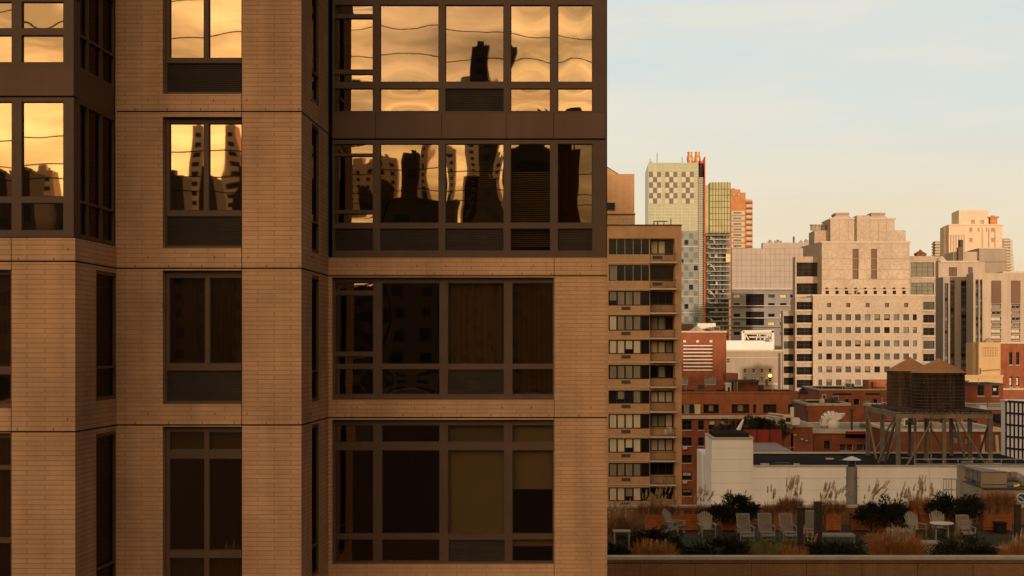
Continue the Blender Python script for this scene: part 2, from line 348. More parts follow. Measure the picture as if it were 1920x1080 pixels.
# joints and weep holes
def hj(x0, x1, y, z, t=.026): J.box(x0, x1, y-.003, y+.01, z-t/2, z+t/2, 'joint')
for s in seams:
    z = CZ+s
    if z < TOPB: hj(xa_l, XA+.003, DA, z); J.box(XA-.01, XA+.003, DA-.003, DB, z-.013, z+.013, 'joint')
    hj(XA, XB+.003, DB, z); J.box(XB-.01, XB+.003, DB-.003, DC, z-.013, z+.013, 'joint')
    if z < TOPC: hj(XB, XR+.003, DC, z)
    for (x0, x1, y, ok) in ((X(-60,DA), XA, DA, z < TOPB), (XA+.1, XB, DB, True), (XB+.1, XR, DC, z < TOPC)):
        if not ok: continue
        x = x0+.25; i = 0
        while x < x1:
            J.box(x-.006, x+.006, y-.002, y+.01, z+.02, z+.06, 'joint')
            if i % 3 != 1: J.box(x+.24-.007, x+.24+.007, y-.002, y+.01, z+.19, z+.225, 'joint')
            x += .61+rnd.uniform(-.02,.02); i += 1
J.box(X(453.3,DB)-.006, X(453.3,DB)+.006, DB-.002, DB+.01, CZ-9, ZT, 'joint')
J.box(X(1039,DC)-.006, X(1039,DC)+.006, DC-.002, DC+.01, CZ-9, TOPC, 'joint')
J.box(X(21,DA)-.006, X(21,DA)+.006, DA-.002, DA+.01, CZ-9, TOPB, 'joint')
J.build('expansion_joint', fb)

def cells(xs, ys): return [(a, b, c, d) for (a, b) in xs for (c, d) in ys]
def fwin(D, outer, cl, panels=(), blinds=(), dark=(), hd=.05, metal='bronze', label=None, proud=0):
    """window in photo pixels: outer frame rect, glazed cells, louvre panel cells, blinds [(cell idx, top frac, bottom frac, mat)]"""
    f = MB(); y = D+proud
    ho = R(outer[0], outer[1], outer[2], outer[3], D)
    allc = list(cl)+list(panels)
    f.cut('y', y, ho[0], ho[1], ho[2], ho[3], [R(*c, D) for c in allc], metal, hd)
    for (x0,x1,z0,z1) in [ho]:   # outer sides so the frame has thickness
        f.face([(x0,y,z1),(x1,y,z1),(x1,y+.3,z1),(x0,y+.3,z1)], metal); f.face([(x0,y,z0),(x1,y,z0),(x1,y+.3,z0),(x0,y+.3,z0)], metal)
        f.face([(x0,y,z0),(x0,y+.3,z0),(x0,y+.3,z1),(x0,y,z1)], metal); f.face([(x1,y,z0),(x1,y+.3,z0),(x1,y+.3,z1),(x1,y,z1)], metal)
    # bead around every light
    for c in allc:
        x0,x1,z0,z1 = R(*c, D); t = .014; yy0, yy1 = y+hd-.022, y+hd-.001
        f.box(x0, x0+t, yy0, yy1, z0, z1, 'dframe'); f.box(x1-t, x1, yy0, yy1, z0, z1, 'dframe')
        f.box(x0+t, x1-t, yy0, yy1, z0, z0+t, 'dframe'); f.box(x0+t, x1-t, yy0, yy1, z1-t, z1, 'dframe')
    win = f.build('window', fb, label=label)
    p = MB()
    for ci, c in enumerate(cl):
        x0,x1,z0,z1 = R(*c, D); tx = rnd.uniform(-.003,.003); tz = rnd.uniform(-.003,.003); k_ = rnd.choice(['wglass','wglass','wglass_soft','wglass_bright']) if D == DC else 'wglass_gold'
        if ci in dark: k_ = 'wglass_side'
        bu_ = (1 if D == DC else .3)*rnd.choice((-1,1,1))*rnd.uniform(.0006,.0020)*min(x1-x0, 1.2); n_ = 8; i0 = len(p.v); yy = y+hd+.006
        for r0 in range(n_+1):
            for c0 in range(n_+1):
                u, v = c0/n_*2-1, r0/n_*2-1; p.v.append((x0+(x1-x0)*c0/n_, yy+tx*u+tz*v-bu_*(1-u*u)*(1-v*v)*1.6, z0+(z1-z0)*r0/n_))
        for r0 in range(n_):
            for c0 in range(n_): b0 = i0+r0*(n_+1)+c0; p.f.append((b0,b0+1,b0+n_+2,b0+n_+1)); p.m.append(p.mi(k_))
    if cl: p.build('pane', win, smooth=True)
    if panels:
        for c in panels:
            q = MB(); x0,x1,z0,z1 = R(*c, D); q.box(x0, x1, y+hd+.01, y+hd+.03, z0, z1, 'louver'); z = z0+.03
            while z < z1-.02:
                q.hexa([(x0,y+hd-.01,z),(x1,y+hd-.01,z),(x1,y+hd+.01,z+.012),(x0,y+hd+.01,z+.012),(x0,y+hd-.01,z+.008),(x1,y+hd-.01,z+.008),(x1,y+hd+.01,z+.02),(x0,y+hd+.01,z+.02)], 'louver'); z += .036
            q.build('louver_panel', win)
    for b in blinds:
        x0,x1,z0,z1 = R(*cl[b[0]], D); h = z1-z0; a, e, mt = b[1], b[2], b[3]
        bm = MB(); yb = y+hd+.09; zt = z1-h*a; zb = z1-h*e
        if mt == 'venetian':
            z = zt-.01
            while z > zb:
                bm.hexa([(x0-.02,yb,z),(x1+.02,yb,z),(x1+.02,yb+.035,z+.018),(x0-.02,yb+.035,z+.018),(x0-.02,yb,z+.003),(x1+.02,yb,z+.003),(x1+.02,yb+.035,z+.021),(x0-.02,yb+.035,z+.021)], 'slat'); z -= .04
            bm.build('venetian_blind', win)
        elif mt == 'blind_brown':
            n = 28; w_ = (x1-x0+.04)/n
            for i in range(n):
                d0 = .02*math.sin(i*1.9); d1 = .02*math.sin((i+1)*1.9)
                bm.face([(x0-.02+i*w_,yb+d0,zb),(x0-.02+(i+1)*w_,yb+d1,zb),(x0-.02+(i+1)*w_,yb+d1,zt),(x0-.02+i*w_,yb+d0,zt)], mt)
            bm.build('curtain', win)
        else:
            bm.box(x0-.02, x1+.02, yb, yb+.004, zb, zt, mt); bm.box(x0-.02, x1+.02, yb-.01, yb+.015, zb-.02, zb, mt); bm.build('roller_blind', win)
    return win
# --- plane C upper metal bay
colsC = [(712,822.5),(834.5,944.5),(957,1032),(1045.5,1111)]
leftC = [(627,668),(669,699)]
for k, (yt, ys) in enumerate([(-256, [(-247,-112),(-100,-56)]), (-2, [(8,153),(165,208)]), (266, [(269,418),(428,470)])]):
    y0, y1 = ys[0]; y2, y3 = ys[1]
    if k == 2:
        cl = [(627,699,269,288),(627,699,292,394),(627,699,400,418)] + [(a,b,y0,y1) for a, b in colsC] + [(957,1032,y2,y3)]
        pn = [(627,699,y2,y3),(712,822.5,y2,y3),(834.5,944.5,y2,y3),(1045.5,1111,y2,y3)]
        bl = [(4,.28,1,'venetian'),(5,.35,1,'venetian'),(7,0,.8,'venetian'),(6,0,1,'blind_brown')]
        fwin(DC, (622.5,1136,262,483), cl, pn, bl, proud=.04, dark=(6,))
    else:
        d = yt+2
        cl = [(627,699,y0,y0+18),(627,699,y0+25,y0+122),(627,699,y0+130,y1),(627,699,y2,y3)] + [(a,b,y0,y1) for a, b in colsC] + [(712,822.5,y2,y3),(957,1032,y2,y3),(1045.5,1111,y2,y3)]
        pn = [(834.5,944.5,y2,y3)]
        fwin(DC, (622.5,1136,yt,y3+3), cl, pn, [(7,0,.35,'blind')] if k else [], proud=.04)
for (ya, yb) in ((211,262),(-53,-2)):
    mbp = MB()
    xs = [622.5, 704, 828, 950, 1038, 1136]
    for i in range(5):
        x0,x1,z0,z1 = R(xs[i]+.4, xs[i+1]-.4, ya+.5, yb-3, DC); mbp.box(x0, x1, DC+.02, DC+.2, z0, z1, 'bronze_panel')
    x0,x1,z0,z1 = R(622.5,1134,ya-1,yb+1,DC); mbp.box(x0, x1, DC+.06, DC+.25, z0, z1, 'joint')
    mbp.build('spandrel_panel', fb)
# corner post of the metal bay
mbp = MB(); mbp.box(X(1136,DC), XR-.01, DC+.05, DC+.35, TOPC, ZT, 'bronze'); mbp.build('corner_post', fb)
# --- plane C lower windows
xs3 = [(627,698),(714,823),(838.5,944.5),(960,1036.5)]
cl = [(627,698,529,545),(627,698,553,660),(627,698,668,683)] + [(a,b,530,683) for a,b in xs3[1:]] + [(627,698,692,740),(714,823,692,740),(960,1036.5,692,740)]
fwin(DC, (622.5,1038,519,750), cl, [(838.5,944.5,693,740)], [(4,0,1,'blind_brown'),(5,0,1,'blind_brown'),(8,0,1,'blind_brown')], proud=.14)
cl = []
for a, b in xs3: cl += [(a,b,798,830),(a,b,845,1003)]
cl += [(627,698,1013,1055),(714,823,1013,1055),(960,1036.5,1013,1055)]
fwin(DC, (622.5,1038,787,1059), cl, [(840,946,1014,1055)], [(4,0,1,'blind'),(5,0,1,'blind'),(6,0,1,'blind'),(7,0,.46,'blind'),(10,0,.3,'blind')], proud=.14)
# --- plane B stack
xs = [(313.5,378.5),(387.5,451)]
fwin(DB, (305,453,-440,-170), cells(xs, [(-430,-240)]), [(309,451,-230,-172)], proud=.14)
fwin(DB, (305,453,-130,176), cells(xs, [(-120,106)]), [(309,451,115,170)], proud=.14)
fwin(DB, (305,453,219,465), cells(xs, [(229,393.5)]), [(309,451,404,460)], proud=.14)
fwin(DB, (305,453,507,758), cells([(313,381),(389.5,451)], [(520,682)]), [(309,451,695,753)], [(0,0,1,'blind_brown'),(1,0,1,'blind_brown')], proud=.14)
fwin(DB, (305,453,800,1095), cells([(314,379.5),(388.5,451)], [(811,845),(861,1035),(1048,1090)]), [], [(0,0,1,'blind'),(3,0,1,'blind'),(2,0,1,'blind_brown'),(5,0,1,'blind_brown')], proud=.14)
# --- plane A metal bay
xs = [(-135,-60),(-42,20.5),(39,117.5)]
fwin(DA, (-160,137,-3,126), cells(xs, [(-60,52.5),(65,116.5)])[:0] + cells(xs, [(2,52.5),(65,116.5)]), [], proud=.03)
fwin(DA, (-160,137,-300,-60), cells(xs, [(-290,-120),(-108,-66)]), [], proud=.03)
fwin(DA, (-160,137,182,444), cells(xs, [(190,368.5),(380,432)]), [], proud=.03)
fwin(DA, (-160,20,506,766), cells([(-150,-70),(-58,17)], [(514,688),(702,757)]), [], [(2,0,1,'blind_brown')], proud=.14)
fwin(DA, (-160,20,812,1110), cells([(-150,-70),(-58,17)], [(822,875),(882,1012),(1020,1100)]), [], [(3,0,1,'blind_brown'),(4,0,1,'blind_brown')], proud=.14)
for (ya, yb) in ((126,181),(-59,-4)):
    q = MB()
    x0,x1,z0,z1 = R(-160,137.5,ya,yb-2,DA); q.box(x0, x1, DA+.01, DA+.2, z0, z1, 'bronze_panel')
    x0,x1,z0,z1 = R(-160,136,ya,yb+1,DA); q.box(x0, x1, DA+.05, DA+.2, z0, z1, 'joint')
    q.build('spandrel_panel', fb)
# left return metal bay: glass with mullions, facing right
XM = X(137.5, DA)
def retwin(x, y0, y1, z0, z1, ny, zt, name='window', into=-1):
    f = MB(); w_ = (y1-y0)/ny; t = .035
    hs = []
    zz = [z0+.05]+zt+[z1-.05]
    for i in range(ny):
        for j in range(len(zz)-1): hs.append((y0+i*w_+t, y0+(i+1)*w_-t, zz[j]+t*.6, zz[j+1]-t*.6))
    f.cut('x', x, y0, y1, z0, z1, hs, 'bronze', .05, into); o = f.build(name, fb)
    p = MB()
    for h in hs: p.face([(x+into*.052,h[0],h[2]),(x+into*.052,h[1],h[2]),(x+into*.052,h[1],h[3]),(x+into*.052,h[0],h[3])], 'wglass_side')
    p.build('pane', o)
for (za, zb, zt) in ((Z(444,DA), Z(182,DA), [Z(374,DA)]), (Z(126,DA), Z(-60,DA), [Z(58,DA)]), (Z(-60,DA)+.5, ZT, [Z(-60,DA)+1.1])):
    retwin(XM, DA+.03, DB, za, zb, 3, zt)
q = MB()
for (ya, yb) in ((126,181),): q.box(XM-.3, XM-.004, DA+.2, DB, Z(yb,DA), Z(ya,DA), 'bronze_panel')
q.build('spandrel_panel', fb); q = MB(); q.box(XM-.3, XM-.004, DA+.2, DB, Z(-60,DA), Z(-60,DA)+.5, 'bronze_panel'); q.build('spandrel_panel', fb)
for h in hL: retwin(XA-.004, h[0], h[1], h[2], h[3], 1, [h[2]+.6])
for h in hR: retwin(XB-.004, h[0], h[1], h[2], h[3], 1, [h[2]+.6])
# rooms behind the windows: floors, partitions and a back wall
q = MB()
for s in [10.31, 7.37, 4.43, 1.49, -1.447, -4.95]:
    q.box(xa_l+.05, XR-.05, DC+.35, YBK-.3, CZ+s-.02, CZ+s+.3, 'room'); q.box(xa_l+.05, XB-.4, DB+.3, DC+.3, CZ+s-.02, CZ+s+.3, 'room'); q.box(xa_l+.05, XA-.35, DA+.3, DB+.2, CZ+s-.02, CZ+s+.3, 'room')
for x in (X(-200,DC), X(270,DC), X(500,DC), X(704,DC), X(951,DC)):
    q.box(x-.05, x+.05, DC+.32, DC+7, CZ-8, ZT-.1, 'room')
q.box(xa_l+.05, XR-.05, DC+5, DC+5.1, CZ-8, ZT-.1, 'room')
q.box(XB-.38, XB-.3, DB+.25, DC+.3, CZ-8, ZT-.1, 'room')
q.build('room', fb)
# small things on the sill (row of bottles)
for i, (px, h) in enumerate(((424,.16),(431,.10),(438,.22),(445,.13))):
    x = X(px, DB+.24); z = Z(1035, DB+.2)+.02
    m_ = MB(); m_.lathe((x, DB+.27, z), [(.025,0),(.028,h*.55),(.01,h*.75),(.01,h)], 'brass' if i % 2 else 'curt', 10)
    m_.build('bottle', loc=(x, DB+.27, z), smooth=True, label=['short amber bottle on the lower window sill, leftmost of four','smallest bottle on the lower window sill beside the tallest one','tallest bottle on the lower window sill, third of four','cream bottle on the lower window sill nearest the brick pier'][i], cat='bottle', group='bottles on the window sill')

# ================================================================ WEST SIDE: SEEN IN THE REFLECTIONS, PLUS ADDED SUN BLOCKERS
def wtower(name, px0, px1, ytop, B, label, base=None, depth=5, mat='reflb', spire=None):
    d = 2*DC+B; x0, x1 = X(px0, d), X(px1, d); zt = Z(ytop, d); t = thing(name, label, 'building', ((x0+x1)/2, -B-depth/2, 0), 'buildings behind the viewer')
    m_ = MB(); m_.block(x0, x1, -B-depth, -B, 0, zt, mat)
    w_ = x1-x0; m_.box(x0+w_*.25, x0+w_*.6, -B-depth+1, -B-1, zt, zt+min(2.2, w_*.25), mat); m_.box(x0+w_*.7, x0+w_*.78, -B-depth+1.5, -B-2, zt, zt+min(1.2, w_*.15), mat); m_.build('wall', t)
    q = MB(); nx = max(1, int((x1-x0)/4)); z = zt-2.5
    while z > zt-40:
        for i in range(nx):
            a = x0+(i+.5)*(x1-x0)/nx; q.box(a-.9, a+.9, -B, -B+.06, z-1.5, z, 'g_dark')
        z -= 3.2
    q.build('window_band', t)
    if spire:
        q = MB(); cx = X(spire[0], d); zz = Z(spire[1], d); q.tube((cx, -B-8, zt), (cx, -B-8, zz), 3.5*B/150, mat, 8, .3); q.build('spire', t)
    return t
wt = [(-400,1900,470,210,'very long low dark mass mirrored at the bottom of the upper windows'),(60,110,355,100,'low dark rooftop reflected in the far left windows'),(-150,60,395,130,'wide dark block reflected in the lowest left windows'),(110,300,440,160,'long dark building mirrored left of the spire'),
 (330,352,262,190,'slim dark tower mirrored in the middle window stack'),(300,388,350,170,'broad dark building below the mirrored slim tower'),(418,470,335,150,'dark building mirrored at the right of the middle windows'),
 (470,690,425,160,'long dark building mirrored behind the brick pier'),(676,698,345,120,'dark tower mirrored beside the first wide window column'),(728,776,285,140,'thick dark tower mirrored in the second window column'),
 (702,826,385,120,'wide dark building mirrored below the thick tower'),(880,925,76,230,'tall dark tower mirrored in the top middle window'),(874,940,335,150,'dark block mirrored over the striped blinds'),
 (960,1035,290,180,'dark building mirrored in the right window columns'),(1036,1130,250,150,'dark building mirrored beside the building corner')]
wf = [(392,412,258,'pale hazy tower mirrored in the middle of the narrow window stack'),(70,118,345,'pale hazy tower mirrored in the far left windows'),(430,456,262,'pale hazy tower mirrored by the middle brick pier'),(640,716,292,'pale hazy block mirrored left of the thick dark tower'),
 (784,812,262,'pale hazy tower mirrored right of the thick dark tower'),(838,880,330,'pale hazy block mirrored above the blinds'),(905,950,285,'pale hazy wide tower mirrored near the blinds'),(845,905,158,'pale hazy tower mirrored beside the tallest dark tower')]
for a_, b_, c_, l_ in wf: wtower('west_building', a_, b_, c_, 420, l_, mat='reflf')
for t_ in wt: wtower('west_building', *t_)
# unseen row added to keep the evening sun off the near roofs
for i, (x0, x1, h) in enumerate(((20,58,24),(60,104,27),(106,152,46),(154,186,40),(190,246,29),(250,330,2))):
    t = thing('west_building', ['tall block standing behind the viewer to the right','highest block behind the viewer to the right','third block behind the viewer to the right','stepped block behind the viewer to the right','low block behind the viewer, far right','lowest wide block behind the viewer, far right'][i], 'building', ((x0+x1)/2, -162, 0), 'buildings behind the viewer')
    m_ = MB(); m_.block(x0, x1, -175, -150, 0, CZ+h, 'reflb'); m_.box(x0+4, x0+12, -170, -160, CZ+h, CZ+h+3, 'reflb'); m_.build('wall', t)
t = thing('west_building', 'dark building directly beneath the viewpoint, mirrored in the lower windows', 'building', (15, -12, 0), 'buildings behind the viewer')
m_ = MB(); m_.block(-60, 90, -24, -2.5, 0, CZ-2.2, 'reflb'); m_.box(-60, 90, -3, -2.4, CZ-2.2, CZ-1.7, 'reflb'); m_.build('wall', t)  # added under the camera so the lower windows mirror something dark
# overhead cables that the windows mirror
for i, (y0, y1, sag, px) in enumerate(((262,256,10,0),(315,308,5,0),(338,330,10,0),(-20,-10,-60,0),(40,20,-30,0))):
    d = 2*DA+14; pts = []
    for k in range(25):
        u = k/24; a = -300+1700*u; pts.append((X(a, d), -14-i*.4, Z(y0+(y1-y0)*u, d)-4*.02*sag*u*(1-u)))
    m_ = MB()
    for k in range(24): m_.tube(pts[k], pts[k+1], .03, 'black', 5)
    m_.build('overhead_cable', label=['lowest but two of the cables mirrored in the windows','middle cable mirrored in the windows','lowest cable mirrored in the windows','highest cable mirrored in the windows','second highest cable mirrored in the windows'][i], cat='cable', group='cables mirrored in the windows', loc=pts[0])

# ================================================================ BACKGROUND BUILDINGS
WC = {}
def bwin(par, rect, D, glass='g_dark', nx=1, fr='dframe', t=.07, rec=.22, bars=0, name='window', curt=None, sill=None, axis='y', xo=None, pane=True):
    """one framed window set back in its opening; rect in metres (a0,a1,z0,z1)"""
    a0, a1, z0, z1 = rect; m_ = MB(); y = D+rec
    def bx(a, b, c, d, y0, y1, k, mm):
        if axis == 'y': mm.box(a, b, y0, y1, c, d, k)
        else: mm.box(xo+(y0-D), xo+(y1-D), a, b, c, d, k)
    bx(a0, a0+t, z0, z1, y, y+.08, fr, m_); bx(a1-t, a1, z0, z1, y, y+.08, fr, m_)
    bx(a0+t, a1-t, z0, z0+t, y, y+.08, fr, m_); bx(a0+t, a1-t, z1-t, z1, y, y+.08, fr, m_)
    for i in range(1, nx): c = a0+(a1-a0)*i/nx; bx(c-t*.4, c+t*.4, z0+t, z1-t, y+.005, y+.075, fr, m_)
    for i in range(1, bars+1): c = z0+(z1-z0)*i/(bars+1); bx(a0+t, a1-t, c-t*.4, c+t*.4, y-.01, y+.07, fr, m_)
    if not pane: bx(a0+t*.5, a1-t*.5, z0+t*.5, z1-t*.5, y+.09, y+.13, glass, m_)
    o = m_.build(name, par)
    if sill:
        s_ = MB(); bx(a0-.08, a1+.08, z0-.14, z0, D-.08, D+rec, sill, s_); s_.build('sill', o)
    if pane:
        p = MB(); bx(a0+t*.5, a1-t*.5, z0+t*.5, z1-t*.5, y+.09, y+.13, glass, p); p.build('pane', o)
    if curt:
        for (u0, u1, v0, v1, k) in curt:
            c = MB(); bx(a0+t+(a1-a0-2*t)*u0, a0+t+(a1-a0-2*t)*u1, z0+t+(z1-z0-2*t)*v0, z0+t+(z1-z0-2*t)*v1, y+.081, y+.088, k, c); c.build('curtain', o)
    return o
def building(label, D, x0, x1, name='building', cat='building', group=None):
    return thing(name, label, cat, (X((x0+x1)/2, D), D, 0), group)
def coping(par, x0, x1, ytop, D, dep, h=.25, k='coping', o=.12, name='coping', side=True):
    """stone or metal edge round a roof"""
    m_ = MB(); a, b, z = X(x0,D), X(x1,D), Z(ytop,D)
    m_.box(a-o, b+o, D-o, D+.35, z-h, z+.05, k)
    if side:
        m_.box(a-o, a+.35, D+.35, D+dep-.3, z-h, z+.05, k); m_.box(b-.35, b+o, D+.35, D+dep-.3, z-h, z+.05, k); m_.box(a-o, b+o, D+dep-.3, D+dep+o, z-h, z+.05, k)
    return m_.build(name, par)

# ---- residential tower beside the foreground building -------------------------------
D = 164
rt = building('tan brick balcony tower rising directly beside the near building', D, 1130, 1278, 'residential_tower', 'tower')
m_ = MB(); xl = X(1090, D)
rows = [(447,478),(496,527.5),(545,573),(591,620),(637,664),(684,711),(732,757),(776,804),(822,849),(868,894),(914,940),(960,986),(1006,1032)]
H1 = [R(1141,1218,a,b,D) for a, b in rows]
H2 = [(X(1218.6,D), X(1265,D), Z(b+13,D), Z(a,D)) for a, b in rows]
m_.cut('y', D, xl, X(1278,D), 0, Z(422,D), H1+H2, 'tanbrick', .25)
x1 = X(1278,D)
m_.face([(x1,D,0),(x1,D+22,0),(x1,D+22,Z(422,D)),(x1,D,Z(422,D))], 'tanbrick'); m_.face([(xl,D+22,0),(x1,D+22,0),(x1,D+22,Z(422,D)),(xl,D+22,Z(422,D))], 'tanbrick')
m_.face([(xl,D,0),(xl,D+22,0),(xl,D+22,Z(422,D)),(xl,D,Z(422,D))], 'tanbrick'); m_.face([(xl,D,Z(426,D)),(x1,D,Z(426,D)),(x1,D+22,Z(426,D)),(xl,D+22,Z(426,D))], 'roof')
m_.box(X(1100,D), X(1190.5,D+3), D+3, D+14, Z(424,D), Z(399,D+3), 'tanbrick'); m_.box(X(1100,D), X(1189.5,D+3), D+3.1, D+14, Z(401,D+3), Z(326,D+3), 'tanbrick')
for h in H2:   # balcony recess lining
    m_.cut('y', D+1.5, h[0], h[1], h[2], h[3], [(h[0]+.1, h[1]-.08, h[2]+.9, h[3]-.12)], 'tanbrick', .1)
    m_.face([(h[0],D+.25,h[2]),(h[0],D+1.5,h[2]),(h[0],D+1.5,h[3]),(h[0],D+.25,h[3])], 'tanbrick'); m_.face([(h[1],D+.25,h[2]),(h[1],D+1.5,h[2]),(h[1],D+1.5,h[3]),(h[1],D+.25,h[3])], 'tanbrick')
    m_.face([(h[0],D+.25,h[2]),(h[1],D+.25,h[2]),(h[1],D+1.5,h[2]),(h[0],D+1.5,h[2])], 'slabw'); m_.face([(h[0],D+.25,h[3]),(h[1],D+.25,h[3]),(h[1],D+1.5,h[3]),(h[0],D+1.5,h[3])], 'slabw')
m_.build('wall', rt)
pk = MB(); a, b, z = X(1100,D+3), X(1163,D+3), Z(326,D+3)
zz = Z(312,D+3); xm = X(1139,D+3)
pk.face([(a,D+4,z),(b,D+4,z),(xm,D+4,zz)], 'tanbrick'); pk.face([(a,D+12,z),(b,D+12,z),(xm,D+12,zz)], 'tanbrick'); pk.face([(b,D+3.8,z),(b,D+12.2,z),(xm,D+12.2,zz+.06),(xm,D+3.8,zz+.06)], 'bpanel'); pk.face([(a,D+3.8,z),(a,D+12.2,z),(xm,D+12.2,zz+.06),(xm,D+3.8,zz+.06)], 'bpanel'); pk.build('roof_gable', rt)
bwin(rt, R(1136,1153,380,394,D+3), D+2.9, 'dark', rec=.02); bwin(rt, R(1165,1179,408,421,D+3), D+2.9, 'fin', rec=.02, nx=2, fr='lframe')
m_ = MB(); m_.box(X(1100,D), X(1191.5,D+3), D+2.85, D+3.1, Z(403,D+3), Z(401,D+3), 'dframe'); m_.build('penthouse_ledge', rt)
m_ = MB(); m_.box(xl, X(1278.6,D), D-.1, D+.2, Z(423,D), Z(421,D), 'dframe'); m_.build('coping', rt)
m_ = MB()
for p0, p1 in (((1226,415),(1252,415)),((1226,421),(1226,415)),((1258,421),(1258,410)),((1233,415),(1233,421)),((1245,415),(1245,421))): m_.tube((X(p0[0],D+4), D+4, Z(p0[1],D+4)), (X(p1[0],D+4), D+4, Z(p1[1],D+4)), .06, 'dframe', 6)
m_.build('roof_rail', rt)
looks = [['g_dark']*5, ['curt2','g_dark','g_dark','g_dark','g_dark'], ['curt2','curt2','curt2','curt2','g_dark'], ['curt','curt2','curt2','curt2','g_dark'], ['curt','curt','curt','curt','g_dark'],
         ['curt2','curt2','curt2','curt2','g_dark'], ['g_dark','curt2','g_dark','curt2','g_dark'], ['curt','curt','curt','curt','g_dark'], ['curt','curt','curt','curt','g_dark'], ['curt2','curt2','curt2','curt2','g_dark'],
         ['curt','curt','curt2','curt','g_dark'], ['curt','g_dark','curt2','curt','g_dark'], ['curt2']*5]
bal = [['curt','curt','g_dark'],['g_dark','g_dark','g_dark'],['g_dark','g_dark','g_dark'],['curt2','curt2','g_dark'],['curt','curt','curt2'],['g_dark','curt2','g_dark'],['curt','curt','curt'],['curt2','curt2','curt'],['curt','curt','curt'],['g_dark','g_dark','g_dark'],['g_dark','g_dark','g_dark'],['g_dark','curt','g_dark'],['g_dark','g_dark','g_dark']]
for i, ((a, b), lk, bk) in enumerate(zip(rows, looks, bal)):
    ct = []
    for j, k in enumerate(lk):
        if k != 'g_dark': ct.append((j/5+.02, j/5+.18, .04+(.3 if rnd.random() < .12 else 0), .96, k))
    bwin(rt, H1[i], D, 'g_dark', 5, 'dframe' if i > 1 else 'lframe', .06, .18, curt=ct)
    h = H2[i]
    ct = [(j/3+.03, j/3+.30, .04, .96, k) for j, k in enumerate(bk) if k != 'g_dark']
    bwin(rt, (h[0]+.1, h[1]-.08, h[2]+.9, h[3]-.12), D+1.45, 'g_dark', 3, 'dframe', .07, .04, curt=ct, name='balcony_window')
    s_ = MB(); s_.box(X(1140,D), X(1218,D), D-.05, D+.05, h[2]-.14, h[2]-.05, 'slabw'); s_.box(X(1217.5,D), X(1268,D), D-1.0, D+.2, h[2]-.2, h[2]-.02, 'slabw'); bo = s_.build('balcony_slab', rt)
    r_ = MB(); zt = h[2]+.95
    for q0, q1 in (((X(1219,D),D-.95),(X(1266.5,D),D-.95)),((X(1266.5,D),D-.95),(X(1266.5,D),D))): r_.bar((*q0,zt),(*q1,zt),.06,.06,'dframe'); r_.bar((*q0,h[2]+.1),(*q1,h[2]+.1),.04,.04,'dframe')
    for j in range(25): xx = X(1219,D)+j*(X(1266.5,D)-X(1219,D))/24; r_.box(xx-.012, xx+.012, D-.96, D-.94, h[2]-.02, zt, 'dframe')
    r_.build('railing', bo)
    g_ = MB(); ax = (1165,1182) if i > 1 else (1223,1242)
    if i < 2:
        g_.box(X(1220,D), X(1246,D), D-.05, D+.15, h[2], h[2]+.85, 'tanbrick')
    x0_,x1_ = X(ax[0],D), X(ax[1],D); zc = h[2]+.5; g_.box(x0_, x1_, D-.08, D-.02, zc-.18, zc+.2, 'bpanel')
    for j in range(4): g_.box(x0_+.04, x1_-.04, D-.1, D-.081, zc-.14+j*.09, zc-.10+j*.09, 'dframe')
    g_.build('air_vent', rt)
# things on its balconies
def plastic_chair(x, y, z, label, rz=0, k='whitep', sc=1.0, cat='chair', group='chairs on the tower balconies'):
    t = thing('balcony_chair', label, cat, (x, y, z), group, rz); t.scale = (sc,)*3; o = Vector((x,y,z))
    def P(a, b, c): return (x+a, y+b, z+c)
    s_ = MB(); s_.hexa([P(-.27,-.27,.40),P(.27,-.27,.40),P(.25,.25,.38),P(-.25,.25,.38),P(-.27,-.27,.44),P(.27,-.27,.44),P(.25,.25,.42),P(-.25,.25,.42)], k); s_.build('seat', t)
    s_ = MB()
    for i in range(5): a = -.23+i*.115; s_.bar(P(a,.23,.42), P(a*1.05,.36,.92), .07, .02, k)
    s_.bar(P(-.28,.36,.92), P(.28,.36,.92), .03, .06, k); s_.build('backrest', t)
    for a in (-.26,.26):
        for b in (-.24,.24): s_ = MB(); s_.bar(P(a,b,0), P(a*.92,b*.92,.40), .045, .045, k); s_.build('leg', t)
        s_ = MB(); s_.bar(P(a*1.08,-.26,.63), P(a*1.08,.28,.64), .05, .03, k); s_.bar(P(a*1.05,-.24,.42), P(a*1.08,-.24,.63), .03, .03, k); s_.build('armrest', t)
    return t
zb = H2[7][2]-.02; plastic_chair(X(1257,D), D-.45, zb, 'white plastic chair on the balcony halfway down the tower', .4, sc=1.1)
plastic_chair(X(1247,D), D-.5, zb, 'small white stool-like chair beside the white balcony chair', -.5, sc=.8)
zb = H2[9][2]-.02
for i, px in enumerate((1229, 1247)): plastic_chair(X(px,D), D-.5, zb, ['left one of two pale chairs on the dark lower balcony','right one of two pale chairs on the dark lower balcony'][i], [.3,-.4][i], 'chairw', .9)
zb = H2[2][2]-.02; plastic_chair(X(1238,D), D-.5, zb, 'grey chair on the third balcony from the top', .2, 'chairw', .9)

